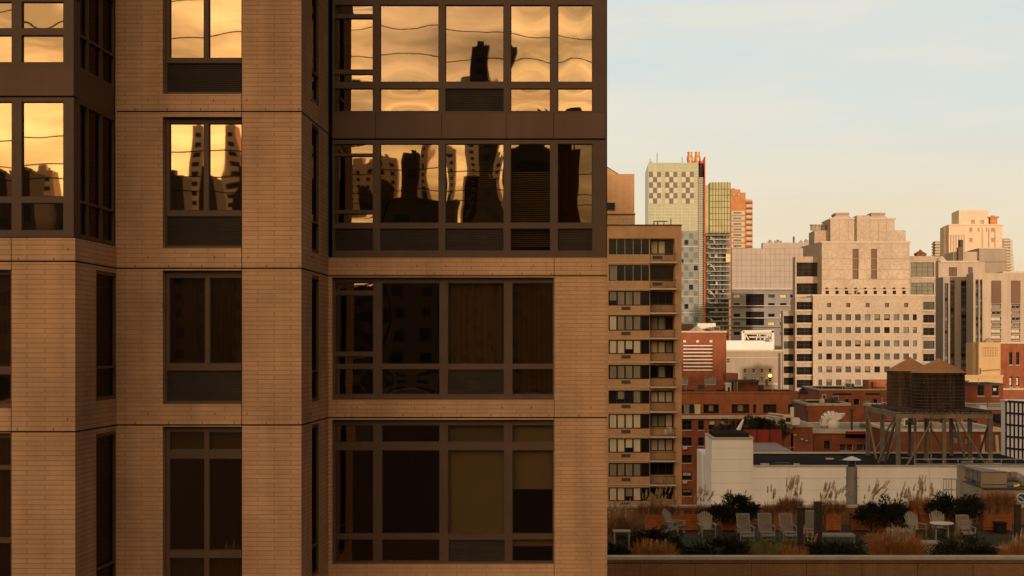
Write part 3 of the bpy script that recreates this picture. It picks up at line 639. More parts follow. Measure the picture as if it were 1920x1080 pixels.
# ---- checker tower ------------------------------------------------------------------
D = 600
ck = building('green glass tower with checkerboard panels and an orange-red fin', D, 1209, 1322, 'checker_tower', 'tower')
m_ = MB(); z0 = 0; zt = Z(305,D)
m_.block(X(1216,D), X(1309.5,D), D, D+36, 0, zt, 'chk_g'); m_.build('wall', ck)
q = MB()
for i in range(0, 100, 5):
    q.box(X(1216,D), X(1309.5,D), D-.12, D-.01, Z(306+i*1.18,D)-.12, Z(306+i*1.18,D)+.12, 'chk_w')
for px in (1216.3,1228,1240,1247,1262,1271,1278,1293,1308.8): q.box(X(px,D)-.12, X(px,D)+.12, D-.1, D, Z(432,D), zt, 'chk_w')
q.build('mullion_grid', ck)
q = MB()
for gx in (1216.9, 1247.4, 1278.3):
    q = MB()
    for r_ in range(6):
        for c_ in range(3):
            on = (r_+c_) % 2 == 0
            x0_, x1_, a, b = R(gx+c_*7.6, gx+c_*7.6+7.3, 322.3+r_*10, 332.0+r_*10, D)
            q.box(x0_, x1_, D-.3, D-.13, a, b, 'chk_d' if on else 'chk_w')
    q.build('checker_panel', ck)
q = MB()
x0_,x1_,a,b = R(1255,1309.5,433,660,D); q.box(x0_, x1_, D-.25, D-.13, a, b, 'chk_b')
for r_ in range(17):
    for c_ in range(6):
        if (r_+c_) % 2: continue
        x0_,x1_,a,b = R(1257+c_*8.8, 1257+c_*8.8+7, 438+r_*12, 447+r_*12, D); q.box(x0_, x1_, D-.4, D-.26, a, b, 'chk_d' if (r_*7+c_) % 5 else 'g_dark')
for py in (462,493,524,555,586): q.box(X(1255,D), X(1309.5,D), D-.45, D-.25, Z(py+1,D), Z(py,D), 'chk_w')
q.build('checker_cladding', ck)
q = MB(); q.box(X(1309.6,D), X(1319.5,D), D-.5, D+20, 0, Z(333,D), 'gpan2')
for i in range(70): q.box(X(1309.6,D), X(1319.5,D), D-.75, D-.5, Z(333+i*4.2+1.6,D), Z(333+i*4.2,D), 'chk_g')
q.box(X(1311,D), X(1317,D), D-.3, D+20, Z(333,D), Z(313,D), 'dark'); q.build('louvre_strip', ck)
q = MB(); a, b = X(1319,D), X(1322,D); zf = Z(293,D)
q.hexa([(a,D-2,0),(b,D-2,0),(b,D+26,0),(a,D+26,0),(a+.3,D-2,zf-2),(b,D-2,zf),(b,D+26,zf),(a+.3,D+26,zf-2)], 'fin')
q.face([(X(1313,D),D-1,Z(306,D)),(a+.35,D-1,Z(306,D)),(a+.35,D-1,Z(295,D))], 'fin'); q.build('fin', ck)
q = MB(); q.box(X(1291,D), X(1317,D), D+4, D+20, zt, Z(300,D), 'copper'); q.build('flue_base', ck)
for px in (1293.5, 1307.5):
    q = MB(); c = (X(px,D+3), D+3, Z(306,D+3)); s_ = D/F
    q.lathe(c, [(5*s_,0),(6*s_,5*s_),(6*s_,9*s_),(4.4*s_,15*s_),(4.2*s_,19*s_),(4.9*s_,19.6*s_),(4.9*s_,21*s_)], 'copper', 16); q.build('flue', ck, smooth=False)
q = MB()
for px, pt in ((1219,298),(1232,286),(1279,295)): q.tube((X(px,D+8),D+8,zt), (X(px,D+8),D+8,Z(pt,D+8)), .12, 'dframe', 5)
q.tube((X(1217,D+8),D+8,Z(301,D)), (X(1223,D+8),D+8,Z(298,D)), .1, 'dframe', 5); q.build('antenna', ck)
# ---- glass tower next to it ----------------------------------------------------------
D = 598
gt = building('glass tower with green upper curtain wall and open dark floors below', D, 1323, 1370, 'glass_tower', 'tower')
m_ = MB(); m_.block(X(1331,D), X(1369.5,D), D, D+30, Z(437,D), Z(341.5,D), 'g_green'); m_.block(X(1322.5,D), X(1331,D), D+1, D+28, Z(437,D), Z(347,D), 'g_green')
m_.block(X(1326,D), X(1368,D), D+3, D+28, 0, Z(437,D), 'g_teal', top='roof'); m_.build('wall', gt)
q = MB()
for i in range(9): q.box(X(1331,D), X(1369.5,D), D-.15, D, Z(343+i*11.5,D)-.12, Z(343+i*11.5,D)+.12, 'bpanel' if i else 'slabw')
for i in range(8): x = X(1331+i*5.5,D); q.box(x-.1, x+.1, D-.16, D-.01, Z(437,D), Z(342,D), 'bpanel')
q.build('mullion_grid', gt)
for i in range(13):
    y_ = 440+i*17; q = MB(); q.box(X(1323,D), X(1370,D), D-1, D+3, Z(y_+2,D), Z(y_,D), 'gpan2'); so_ = q.build('balcony_slab', gt)
    q = MB()
    for j in range(3):
        if rnd.random() < .75:
            a = 1326+j*14+rnd.uniform(0,3); q.box(X(a,D), X(a+rnd.uniform(5,11),D), D+1, D+2.6, Z(y_+2,D)-rnd.uniform(.5,2.2), Z(y_+2,D), rnd.choice(['curt','gpan2','slabw','chk_w','g_teal']))
    q.bar((X(1330,D),D-.8,Z(y_+9,D)), (X(1369,D),D-.8,Z(y_+9,D)), .15, .3, 'slabw')
    if i % 3 == 0: q.bar((X(1332,D),D-.2,Z(y_+4,D)), (X(1341,D),D-.2,Z(y_+15,D)), .5, .4, 'slabw')
    q.build('balcony_rail', so_)
q = MB(); q.box(X(1361,D), X(1369,D), D-.6, D-.2, Z(492,D), Z(476,D), 'lit'); q.build('yellow_banner', gt)
for px in (1325,1336,1348,1360): q = MB(); q.box(X(px,D)-.3, X(px,D)+.3, D+.5, D+1.1, 0, Z(437,D), 'dframe'); q.build('column', gt)
# ---- orange brick tower ---------------------------------------------------------------
D = 650
ot = building('sunlit orange brick tower with stepped crown behind the glass tower', D, 1370, 1412, 'orange_tower', 'tower')
m_ = MB(); m_.block(X(1362,D), X(1398,D), D, D+25, 0, Z(361,D), 'redtower'); m_.block(X(1398,D), X(1412,D), D+2, D+22, 0, Z(374,D), 'redtower'); m_.block(X(1372,D), X(1389,D), D+2, D+16, Z(361,D), Z(354,D), 'redtower'); m_.box(X(1374,D), X(1380,D), D+4, D+10, Z(354,D), Z(351,D), 'redtower'); m_.box(X(1398,D), X(1410,D), D+1.6, D+3, Z(376,D), Z(373,D), 'slabw')
m_.build('wall', ot)
for i in range(8):
    y_ = 395.5+i*10.3
    q = MB(); q.box(X(1371.5,D), X(1396,D), D-.25, D-.02, Z(y_+7.5,D), Z(y_,D), 'curt' if i % 3 != 1 else 'chk_w'); q.box(X(1375,D), X(1390,D), D-.35, D-.24, Z(y_+5.5,D), Z(y_+2,D), 'g_teal'); q.build('window', ot)
for i in range(9):
    y_ = 379+i*10.3
    q = MB(); q.box(X(1399,D), X(1411.5,D), D+.9, D+1.96, Z(y_+2,D), Z(y_,D), 'redb'); q.box(X(1400,D), X(1410,D), D+1.7, D+1.98, Z(y_+8,D), Z(y_+3,D), 'curt'); q.build('balcony', ot)
for j, px in enumerate((1374,1383)): bwin(ot, R(px,px+4,363,367,D), D-.4, 'curt', rec=0, pane=False)
# ---- grey panel building ---------------------------------------------------------------
D = 500
gp = building('wide blank grey panelled block behind the low roofs, dark openings below', D, 1371, 1520, 'panel_building', 'building')
hs = [R(1399,1433,551,577,D), R(1399,1433,584,610,D), R(1399,1433,618,644,D)]+[R(a,a+12,b,b+6,D) for a in (1376,1441,1463,1482,1502) for b in (552,568,588,604,622)]
m_ = MB(); m_.block(X(1372,D), X(1530,D), D, D+3, Z(541,D), Z(466,D), 'gpan', top='roof'); m_.block(X(1430,D+2), X(1530,D+2), D+2, D+6, Z(466,D), Z(455,D+2), 'gpan'); m_.block(X(1372,D), X(1530,D), D+.6, D+3.5, 0, Z(541,D), 'gpan2', hs, depth=.6); m_.build('wall', gp)
q = MB()
for i in range(8): q.box(X(1372,D), X(1530,D), D-.06, D, Z(466+i*10.6,D)-.06, Z(466+i*10.6,D)+.06, 'gpan2')
for i in range(17): x = X(1372.5+i*9,D); q.box(x-.05, x+.05, D-.065, D-.001, Z(541,D), Z(466,D), 'gpan2')
q.build('panel_joints', gp)
q = MB(); q.box(X(1372,D), X(1524,D), D-.5, D+.55, Z(543,D), Z(540,D), 'slabw'); q.box(X(1372,D), X(1524,D), D-.4, D+.55, Z(574,D), Z(572.5,D), 'slabw'); q.box(X(1372,D), X(1524,D), D-.4, D+.55, Z(597,D), Z(595.5,D), 'slabw'); q.box(X(1372,D), X(1524,D), D-.4, D+.55, Z(614,D), Z(613,D), 'gdark'); q.build('ledge', gp)
for i, h in enumerate(hs): bwin(gp, h, D+.6, ['g_dark','g_dark','g_mid','lit','g_mid','g_dark','g_mid','g_dark','g_mid','g_dark','g_dark','lit','g_mid','lit','g_dark','lit','g_dark','g_mid'][i % 18], 3 if i < 3 else 2, rec=.4, bars=2 if i < 3 else 0)
for px, w_, h_ in ((1376,6,2.5),(1440,8,4),(1452,14,4),(1487,3,11),(1499,6,3),(1508,8,5)):
    q = MB(); yt = 466 if px < 1430 else 455
    q.box(X(px,D+2.2), X(px+w_,D+2.2), D+2.2, D+2.9, Z(yt+1,D+2), Z(yt-h_,D+2), 'gdark' if w_ < 4 else 'gstone'); q.box(X(px+w_*.3,D+2.2), X(px+w_*.6,D+2.2), D+2.3, D+2.8, Z(yt-h_,D+2), Z(yt-h_-1.5,D+2), 'dframe'); q.build('rooftop_unit', gp)
# ---- stepped stone office building -------------------------------------------------------
D = 385
of = building('big stepped stone office building with square windows, right of centre', D, 1469, 1755, 'office_building', 'office building')
xc = [1537.8,1554.5,1572.6,1590.4,1608.5,1626.7,1644.8,1663,1681,1699,1715.3]; yr = [595,619,644,668.5,692.8,717.4,741.5]
H = []
for y_ in yr:
    for i, x in enumerate(xc):
        w_ = 3.7 if i in (0,10) else 5.3; H.append(R(x-w_, x+w_, y_-5.8, y_+5.6, D))
Hs = [R(x-3.7, x+3.7, 568, 576, D) for x in (1554.5,1590.4,1626.7,1663,1699)]
m_ = MB(); m_.block(X(1524.5,D), X(1729,D), D, D+30, 0, Z(553,D), 'stone', H+Hs, depth=.45)
Hm = [R(1598.5,1609.8,466.7,523,D+6), R(1633.2,1644.2,466.7,523,D+6)]; Ht = [R(x-3.2,x+3.2,545,551.5,D+6) for x in (1551,1569.5,1587.4,1605,1623,1641,1659.2,1677,1695)]
a, b = X(1541,D+6), X(1705.5,D+6)
m_.cut('y', D+6, a, b, Z(556,D), Z(453,D+6), Hm+Ht, 'stone', .5)
al = X(1518,D+12)   # splayed left face
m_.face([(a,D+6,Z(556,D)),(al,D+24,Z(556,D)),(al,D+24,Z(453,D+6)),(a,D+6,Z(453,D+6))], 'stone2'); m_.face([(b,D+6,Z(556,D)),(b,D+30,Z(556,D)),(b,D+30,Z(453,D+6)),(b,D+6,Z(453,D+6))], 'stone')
m_.face([(a,D+6,Z(453,D+6)),(b,D+6,Z(453,D+6)),(b,D+30,Z(453,D+6)),(al,D+30,Z(453,D+6)),(al,D+24,Z(453,D+6))], 'roof')
D2 = D+13; a2, b2 = X(1557,D2), X(1677.5,D2); al2 = X(1546,D2+8)
zq0, zq1 = Z(456,D), Z(409,D2)
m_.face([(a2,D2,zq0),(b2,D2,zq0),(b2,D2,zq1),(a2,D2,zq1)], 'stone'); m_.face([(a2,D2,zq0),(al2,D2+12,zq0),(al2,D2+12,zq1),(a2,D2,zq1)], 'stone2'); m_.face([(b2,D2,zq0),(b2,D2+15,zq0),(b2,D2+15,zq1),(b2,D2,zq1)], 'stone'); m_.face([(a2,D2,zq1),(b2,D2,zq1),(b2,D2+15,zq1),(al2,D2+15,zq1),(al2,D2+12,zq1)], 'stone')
x0_,x1_,z0_,z1_ = R(1606.7,1630.5,403.7,456,D2-1.2); m_.block(x0_, x1_, D2-1.2, D2+5, z0_, z1_, 'stone')
x0_,x1_,z0_,z1_ = R(1677.6,1699,431.5,456,D2); m_.block(x0_, x1_, D2+.5, D2+10, z0_, z1_, 'stone')
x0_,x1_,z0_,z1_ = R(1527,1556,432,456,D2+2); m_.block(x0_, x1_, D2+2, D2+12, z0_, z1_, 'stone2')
m_.build('wall', of)
q = MB()   # stone joints and copings
for px in (1573.5,1590.5,1606.3,1630.7,1647.5,1662.5): x = X(px,D2); q.box(x-.07, x+.07, D2-.04, D2+.01, Z(452,D2), zq1, 'gstone')
for py in (485,505.5,523.5,541): q.box(a, b, D+5.93, D+6, Z(py,D+6)-.07, Z(py,D+6)+.07, 'gstone')
for py in (560,581,606,631.5,656,681,705,729): q.box(X(1524.5,D), X(1729,D), D-.05, D, Z(py,D)-.06, Z(py,D)+.06, 'gstone2')
for px in xc[:-1]: x = X(px+9,D); q.box(x-.05, x+.05, D-.045, D, 5, Z(580,D), 'gstone2')
q.build('stone_joints', of)
coping(of, 1524, 1729.5, 552.5, D, 5.8, .5, 'slabw', .2, side=False); coping(of, 1540.5, 1706, 452.5, D+6, 6, .5, 'slabw', .2, side=False); coping(of, 1556.5, 1678, 408.5, D2, 6, .5, 'slabw', .2, side=False)
gl = ['g_dark','g_mid','g_blue','g_mid','g_teal','g_mid','g_blue']
k = 0
for i, h in enumerate(H[:66]+H[66:77]):
    gk = gl[rnd.randrange(7)] if i not in (8, 13, 30) else 'g_teal'
    ct = [(.05,.95,rnd.choice((.5,.65,.3)),.97,'curt2')] if rnd.random() < .3 else None
    bwin(of, h, D, gk, 1, 'dframe', .06, .22, curt=ct)
for h in Hs: bwin(of, h, D, 'bpanel', 1, 'dframe', .1, .3)
for h in Ht: bwin(of, h, D+6, 'g_dark', 1, 'dframe', .08, .3, pane=False)
for i, h in enumerate(Hm): q = MB(); q.box(h[0], h[1], D+6.35, D+6.6, h[2], h[3], 'bpanel'); q.build('recessed_panel', of)
q = MB(); z_ = Z(452,D+5)
for i in range(9): x = X(1551+i*18,D+5.5); q.tube((x, D+5.4, Z(540.5,D+5.4)), (x, D+5.9, Z(540.5,D+5.4)), .25, 'dark', 8)
q.build('scupper', of)
for (x0_, x1_, yt) in ((1567.8,1590,399),(1634.5,1657.8,399)):
    q = MB(); a, b, z0_, z1_ = R(x0_,x1_,yt,409,D2+3)
    q.hexa([(a-1,D2+3,z0_),(b+1,D2+3,z0_),(b+1,D2+9,z0_),(a-1,D2+9,z0_),(a,D2+3,z1_-.6),(b,D2+3,z1_-.6),(b,D2+9,z1_-.6),(a,D2+9,z1_-.6)], 'gstone2'); q.box(a-.3, b+.3, D2+2.7, D2+9.3, z1_-.6, z1_, 'gstone'); q.build('cooling_unit', of)
for px in (1524,1531,1538,1544):
    q = MB(); q.lathe((X(px,D2+5), D2+5, Z(432,D2+5)), [(.7,0),(.7,1.2),(.9,1.3),(.9,1.7)], 'gstone', 10); q.build('roof_fan', of)
# wings with ribbon windows
def wing(x0, x1, yt, Dw, dep, bands, side, nm='wall'):
    hh = [R(a, b, c, d, Dw) for (a, b, c, d) in bands]; mm = MB()
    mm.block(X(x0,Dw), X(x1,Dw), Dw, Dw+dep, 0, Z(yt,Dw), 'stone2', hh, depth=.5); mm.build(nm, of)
    for h in hh:
        big = h[3]-h[2] > 2.9; bwin(of, h, Dw, side(h), max(2, int((h[1]-h[0])/1.6)), 'dframe', .1, .3, bars=2 if big else 1, name='ribbon_window')
bl = [(1493.6,1541,492,518.5),(1493.6,1541,531,552)]+[(1493.6,1524,a,b) for a, b in ((566,580.5),(590,605),(614.5,628.5),(639,654),(663.5,677.5),(688,702.5),(712,727))]
wing(1491, 1541, 481, D+10, 5, bl[:2], lambda h: 'g_dark')
wing(1491.2, 1524.4, 558, D+1, 8.9, bl[2:], lambda h: 'g_dark')
bl = [(1469.5,1488.5,a,b) for a, b in ((592,607),(615,629),(640,654),(664,677),(687,700),(708,722))]
wing(1468, 1491.2, 583, D+4, 4, bl, lambda h: rnd.choice(['g_dark','g_mid']))
bl = [(1708,1751,492,518.5),(1708,1751,530,552)]; wing(1705.6, 1754, 480, D+12, 18, bl, lambda h: 'g_olive')
bl = [(1731,1752,a,b) for a, b in ((566,580.5),(590,605),(614.5,628.5),(639,654),(663.5,677.5),(688,702.5),(712,727))]; wing(1729.1, 1754, 558, D+2, 26, bl, lambda h: rnd.choice(['g_mid','g_dark']))
for y_ in (518.5,552,580.5,605,628.5,654,677.5,702.5):
    q = MB(); q.box(X(1490.5,D+.6), X(1524.3,D+.6), D+.6, D+1, Z(y_+3,D), Z(y_+1.2,D), 'slabw'); q.build('ledge', of); q = MB(); q.box(X(1729.3,D+1.4), X(1754.6,D+1.4), D+1.4, D+2, Z(y_+3,D), Z(y_+1.2,D), 'slabw'); q.build('ledge', of)
q = MB(); c = (X(1725.5,D+18), D+18, Z(480,D+18)); s_ = D/F; q.lathe(c, [(12*s_,0),(12*s_,3.5*s_),(14*s_,3.8*s_),(3*s_,10*s_),(1*s_,13*s_)], 'redb', 8); q.build('roof_lantern', of)
# ---- pink tower ---------------------------------------------------------------------------
D = 700
pt = building('pink-white stone tower catching the low sun at the far right skyline', D, 1768, 1880, 'pink_tower', 'tower')
m_ = MB(); hs = [R(a,a+6,b,b+8,D) for a in (1817,1858) for b in (427,446)]+[R(1833,1836,427,434,D),R(1848,1851,427,434,D)]
m_.block(X(1779,D), X(1879.5,D), D, D+12, 0, Z(421,D), 'pink', hs, depth=.5); m_.block(X(1774,D), X(1779,D), D+5, D+12, 0, Z(424,D), 'pink')
h2 = [R(1820.5,1827.5,412,420,D+5),R(1838,1845,412,420,D+5)]
m_.block(X(1798,D+5), X(1853.5,D+5), D+5, D+11, Z(422,D), Z(394,D+5), 'pink', h2, depth=.4); m_.face([(X(1798,D+5),D+5,Z(421,D)),(X(1791,D+5),D+12,Z(421,D)),(X(1791,D+5),D+12,Z(397,D+5)),(X(1798,D+5),D+5,Z(394,D+5))], 'pink'); m_.build('wall', pt)
for h in hs: bwin(pt, h, D, 'gstone', 1, 'pink', .12, .3, sill='gstone2')
for h in h2: bwin(pt, h, D+5, 'gstone', 1, 'pink', .12, .3)
q = MB()
for px in (1783,1788,1793,1798,1803,1808,1842,1854,1866): q.box(X(px,D)-.25, X(px,D)+.25, D-.3, D, Z(475,D), Z(440 if px < 1830 else 428,D), 'gstone2')
q.build('pilaster', pt)
coping(pt, 1778.5, 1880, 420.5, D, 5, .6, 'pink', .3, side=False)
q = MB(); x0_,x1_,z0_,z1_ = R(1857,1870,407,421,D+4); q.box(x0_, x1_, D+4, D+8, z0_, z1_-.4, 'redtower'); q.box(x0_-.7, x1_+.7, D+3.4, D+8.6, z1_-.4, z1_+.3, 'redtower'); q.box(x0_+1, x1_-1, D+4.6, D+7, z1_+.3, z1_+.9, 'redtower'); q.build('chimney', pt)
# balcony towers on both sides of it
for i, (a, b, c, n) in enumerate(((1754,1768,452,9),(1880,1894,447,12))):
    D = 760; bt = building(['beige balcony tower peeking out left of the pink tower','beige balcony tower stepping down right of the pink tower'][i], D, a, b, 'balcony_tower', 'tower', 'beige balcony towers')
    m_ = MB(); m_.block(X(a,D), X(b,D), D, D+6, 0, Z(c,D), 'stone2'); m_.build('wall', bt)
    for j in range(n):
        q = MB(); y_ = c+4+j*5.4; e = .35*j if i else 0
        q.box(X(a-2 if not i else a,D), X(b+3+e if i else b,D), D-1.5, D+6, Z(y_+1.8,D), Z(y_,D), 'pink'); q.box(X(a-2 if not i else a,D), X(b+3+e if i else b,D), D-1.2, D+6, Z(y_,D), Z(y_-1.2,D), 'gstone'); q.build('balcony', bt)
# ---- grey concrete apartment group ----------------------------------------------------------
D = 450
gc = building('grey concrete apartment block with vertical window strips behind the yellow building', D, 1754, 1860, 'concrete_block', 'apartment building')
m_ = MB(); h1 = [R(1779,1794,501,518.5,D), R(1815,1823,501,515,D)]
m_.block(X(1764,D), X(1852,D), D+3, D+20, 0, Z(490,D), 'gstone2', [R(1779,1794,501,518,D+3),R(1815,1823,501,515,D+3)], depth=.4)
m_.block(X(1788,D+6), X(1838,D+6), D+6, D+18, Z(492,D), Z(472,D+6), 'gstone2'); m_.block(X(1836,D+5), X(1888,D+5), D+5, D+20, Z(540,D), Z(465,D+5), 'gstone')
m_.block(X(1753.5,D+3), X(1764,D+3), D+3.2, D+22, 0, Z(489,D), 'gdark'); m_.build('wall', gc)  # dark end block: shadow on the side face put into its colour
for h in (R(1779,1794,501,518,D+3),R(1815,1823,501,515,D+3)): bwin(gc, h, D+3, 'bpanel', 2, 'dframe', .1, .2)
q = MB(); q.box(X(1764,D+3)-.2, X(1836,D+3), D+2.7, D+3.2, Z(492,D+3), Z(489,D+3), 'slabw'); q.box(X(1836,D+5)-.2, X(1889,D+5), D+4.7, D+5.2, Z(467,D+5), Z(464.5,D+5), 'slabw'); q.box(X(1836,D+5), X(1888,D+5), D+4.9, D+5, Z(491.5,D+5), Z(490.5,D+5), 'bpanel'); q.build('coping', gc)
q = MB(); q.tube((X(1801,D+5),D+5,Z(490,D)), (X(1801,D+5),D+5,Z(450,D+5)), .8, 'dframe', 8); q.box(X(1797,D+4), X(1805,D+4), D+4, D+6, Z(490,D), Z(462,D), 'bpanel'); q.build('flue', gc)
q = MB(); q.lathe((X(1765,D+8), D+8, Z(490,D+8)), [(1.6,0),(1.6,.4),(.5,1.6),(.1,1.7)], 'slabw', 10); q.build('roof_dome', gc)
def strip(par, wallk, x0, x1, yt, D, cols, pitch, dep=14):
    """tower with vertical window strips: cols (xa, xb, ystart, kind)"""
    hs = [R(a, b, ys, 1100, D) for (a, b, ys, kk) in cols]; mm = MB(); mm.block(X(x0,D), X(x1,D), D, D+dep, 0, Z(yt,D), wallk, hs, depth=.6); mm.build('wall', par)
    for (a, b, ys, kk) in cols:
        y_ = ys; q = MB(); q.box(X(a,D), X(b,D), D+.6, D+.8, 20, Z(ys,D), 'gdark'); q.build('recess', par)
        while y_ < 700:
            q0 = R(a+.6, b-.6, y_+2.2, y_+pitch-2.6, D)
            gk = {'w': rnd.choice(['g_dark','g_mid','curt2','g_mid']), 'b': rnd.choice(['curt','curt2','g_dark','curt'])}[kk]
            bwin(par, q0, D, gk, 2 if b-a > 6 else 1, 'lframe' if kk == 'b' else 'dframe', .1, .35, pane=False)
            if kk == 'b':
                r_ = MB(); r_.box(X(a,D), X(b,D), D-.5, D+.5, Z(y_+pitch,D)-.15, Z(y_+pitch,D)+.1, 'slabw'); r_.bar((X(a,D),D-.45,Z(y_+pitch-3.2,D)), (X(b,D),D-.45,Z(y_+pitch-3.2,D)), .1, .12, 'slabw'); r_.build('balcony', par)
            y_ += pitch
s1 = building('taupe apartment tower with two dark window strips, just right of the office building', 445, 1768, 1821, 'strip_tower', 'apartment building', 'strip window towers')
strip(s1, 'gstone', 1768.5, 1836, 519, 440, [(1771,1778,531,'w'),(1782,1790,526,'w'),(1802,1813,526,'w'),(1822,1828,526,'w')], 12.2)
s2 = building('pale apartment tower with tall brown panels and balconies at the right edge', 430, 1825, 1950, 'strip_tower', 'apartment building', 'strip window towers')
m_ = MB(); strip(s2, 'gstone2', 1825, 1990, 512, 430, [(1829,1835,524,'w'),(1837,1842,524,'w'),(1859,1877,570,'b'),(1896,1913,570,'b'),(1930,1946,570,'b'),(1962,1978,570,'b')], 11.3, 8)
q = MB()
for a, b in ((1859,1877),(1896,1913),(1930,1946),(1962,1978)): q.box(X(a,430), X(b,430), 429.8, 430, Z(569,430), Z(526,430), 'bpanel')
q.build('brown_panel', s2)
q = MB(); q.box(X(1880,431), X(1990,431), 431, 441, Z(512,430), Z(511,430)+.4, 'slabw'); q.build('coping', s2)
# ---- more far rooftops that close the skyline gaps down low
for i, (a, b, y_, D, k, lb) in enumerate(((1262,1300,606,470,'bpanel','brown low block just right of the balcony tower, under the checker tower'),(1366,1470,648,470,'gpan2','grey low block under the panelled building'),(1745,1830,600,520,'gdark','dark block in the gap right of the office building'))):
    t = building(lb, D, a, b, 'far_building'); m_ = MB(); m_.block(X(a,D), X(b,D), D, D+20, 0, Z(y_,D), k); m_.box(X(a+4,D), X(a+9,D), D+4, D+8, Z(y_,D), Z(y_-4,D), 'gdark'); m_.build('wall', t); coping(t, a, b, y_, D, 20, .3, 'slabw', .1)

# ================================================================ MIDDLE DISTANCE
# ---- striped red building
D = 260
sr = building('red brick building with a square of white horizontal louvres', D, 1270, 1362, 'striped_building', 'building')
hv = [R(1281,1335.5,645,696,D)]; hw = [R(1270,1290,708,722,D), R(1321,1342,708,722,D)]
m_ = MB(); m_.block(X(1262,D), X(1362,D), D, D+16, 0, Z(621,D), 'redb', hv+hw, depth=.35, top='roof'); m_.build('wall', sr)
q = MB(); h = hv[0]; q.box(h[0], h[1], D+.36, D+.4, h[2], h[3], 'redb2')
for i in range(8): zc = Z(648+i*6.55,D); q.box(h[0], h[1], D-.12, D+.35, zc-.12, zc+.12, 'whitep')
q.build('louvre_grille', sr)
for px in (1283.5,1308,1333): x0_,x1_,z0_,z1_ = R(px-2.5,px+2.5,638,642,D); q = MB(); q.box(x0_, x1_, D-.08, D, z0_, z1_, 'whitep'); q.build('vent_block', sr)
for h in hw: bwin(sr, h, D, 'gpan2', 2, 'lframe', .12, .1); q = MB(); q.box(h[0]-.2, h[1]+.2, D-.06, D, h[3]+.02, h[3]+.3, 'orangeb'); q.build('lintel', sr)
coping(sr, 1262, 1362.5, 621, D, 16, .25, 'slabw', .1)
q = MB(); c = (X(1307,D+4), D+4, Z(621,D+4)); s_ = D/F
q.lathe(c, [(16*s_,0),(14*s_,1.5*s_),(1*s_,10*s_),(.3*s_,11*s_)], 'gstone2', 4); q.build('pyramid_skylight', sr)
q = MB(); q.box(X(1308,D+8), X(1342,D+8), D+8, D+12, Z(617,D+8), Z(606,D+8), 'whitep'); q.box(X(1333,D+6), X(1343,D+6), D+6, D+8, Z(622,D+6), Z(613,D+6), 'slabw'); q.build('rooftop_unit', sr)
# ---- low pale building with roof frame
D = 350
lp = building('low pale concrete building with a white roof frame and a lit lamp', D, 1363, 1467, 'pale_building', 'building')
hs = [R(x-3, x+3, a, b, D) for x in (1397,1413.3,1428.5,1444) for a, b in ((691,699),(707,716))]+[R(1362,1368,672,681,D)]
m_ = MB(); m_.block(X(1350,D), X(1467,D), D, D+25, 0, Z(656,D), 'gstone', hs, depth=.3, top='roof'); m_.build('wall', lp)
for h in hs: bwin(lp, h, D, rnd.choice(['g_dark','g_mid','curt2']), 1, 'lframe', .1, .2, bars=1, sill='slabw')
coping(lp, 1350, 1467, 656, D, 25, .4, 'slabw', .2)
q = MB(); q.box(X(1350,D), X(1458,D), D-.2, D, Z(722,D), Z(718,D), 'slabw'); q.box(X(1350,D), X(1467,D), D-.06, D, Z(671,D), Z(670,D), 'slabw'); q.box(X(1460,D), X(1463,D), D-.25, D, Z(730,D), Z(662,D), 'gdark'); q.build('ledge', lp)
q = MB(); q.box(X(1350,D+1), X(1434,D+1), D+1, D+8, Z(657,D), Z(638.5,D+1), 'white'); q.box(X(1434,D+2), X(1450,D+2), D+2, D+8, Z(657,D), Z(641,D+2), 'white'); q.build('bulkhead', lp)
q = MB(); Df = D+5
def fb_(p0, p1, w_=.35, k='whitep'): q.bar((X(p0[0],Df),Df,Z(p0[1],Df)), (X(p1[0],Df),Df,Z(p1[1],Df)), w_, w_, k)
for p0, p1 in (((1393,640),(1393,621)),((1449,655),(1449,620)),((1393,622),(1451,621)),((1397,637),(1397,624)),((1444,640),(1444,624)),((1397,626),(1440,626)),((1397,626),(1404,637)),((1441,626),(1432,637)),((1404,632),(1440,632)),((1418,637),(1421,626)),((1424,626),(1426,637)),((1446,640),(1441,624)),((1410,620),(1432,620))): fb_(p0, p1, .7 if p0[0] in (1393,1449) else .25)
q.build('roof_frame', lp)
q = MB(); q.lathe((X(1443.8,D-1), D-1, Z(707,D-1)), [(.2,0),(.42,.25),(.42,.5),(.2,.7)], 'lamp', 10); lo = q.build('lamp', lp)
for px, w_ in ((1412,3),(1436,4),(1418,3)):
    q = MB(); q.box(X(px,D-3), X(px+w_,D-3), D-3, D-2, Z(722,D-3), Z(711,D-3), 'gdark'); q.box(X(px+.5,D-3), X(px+w_-.5,D-3), D-2.8, D-2.2, Z(711,D-3), Z(708,D-3), 'whitep'); q.build('vent', lp)
# ---- brick structures between
D = 240
t = building('dark brick stair head with a white capped flue on the red roof', D, 1361, 1422, 'stair_head', 'building')
m_ = MB(); m_.block(X(1382,D), X(1422,D), D, D+6, Z(760,D), Z(714,D), 'redb2'); m_.block(X(1374,D), X(1382,D), D-1, D+5, Z(760,D), Z(714,D), 'bpanel'); m_.block(X(1362,D+6), X(1384,D+6), D+6, D+12, 0, Z(700,D+6), 'redb'); m_.build('wall', t); coping(t, 1373, 1422.5, 713.5, D-1, 6, .25, 'dframe', .1)
q = MB(); q.box(X(1362,D), X(1371,D), D, D+2, Z(742,D), Z(721,D), 'whitep'); q.box(X(1361,D)-.1, X(1372,D), D-.2, D+2.2, Z(721,D), Z(718,D), 'whitep'); q.box(X(1364.5,D), X(1368.5,D), D-.06, D, Z(733,D), Z(726,D), 'dark'); q.build('flue', t)
D = 235
rl = building('long low orange-red brick building with setback top floor and white ledge', D, 1277, 1500, 'red_building', 'building')
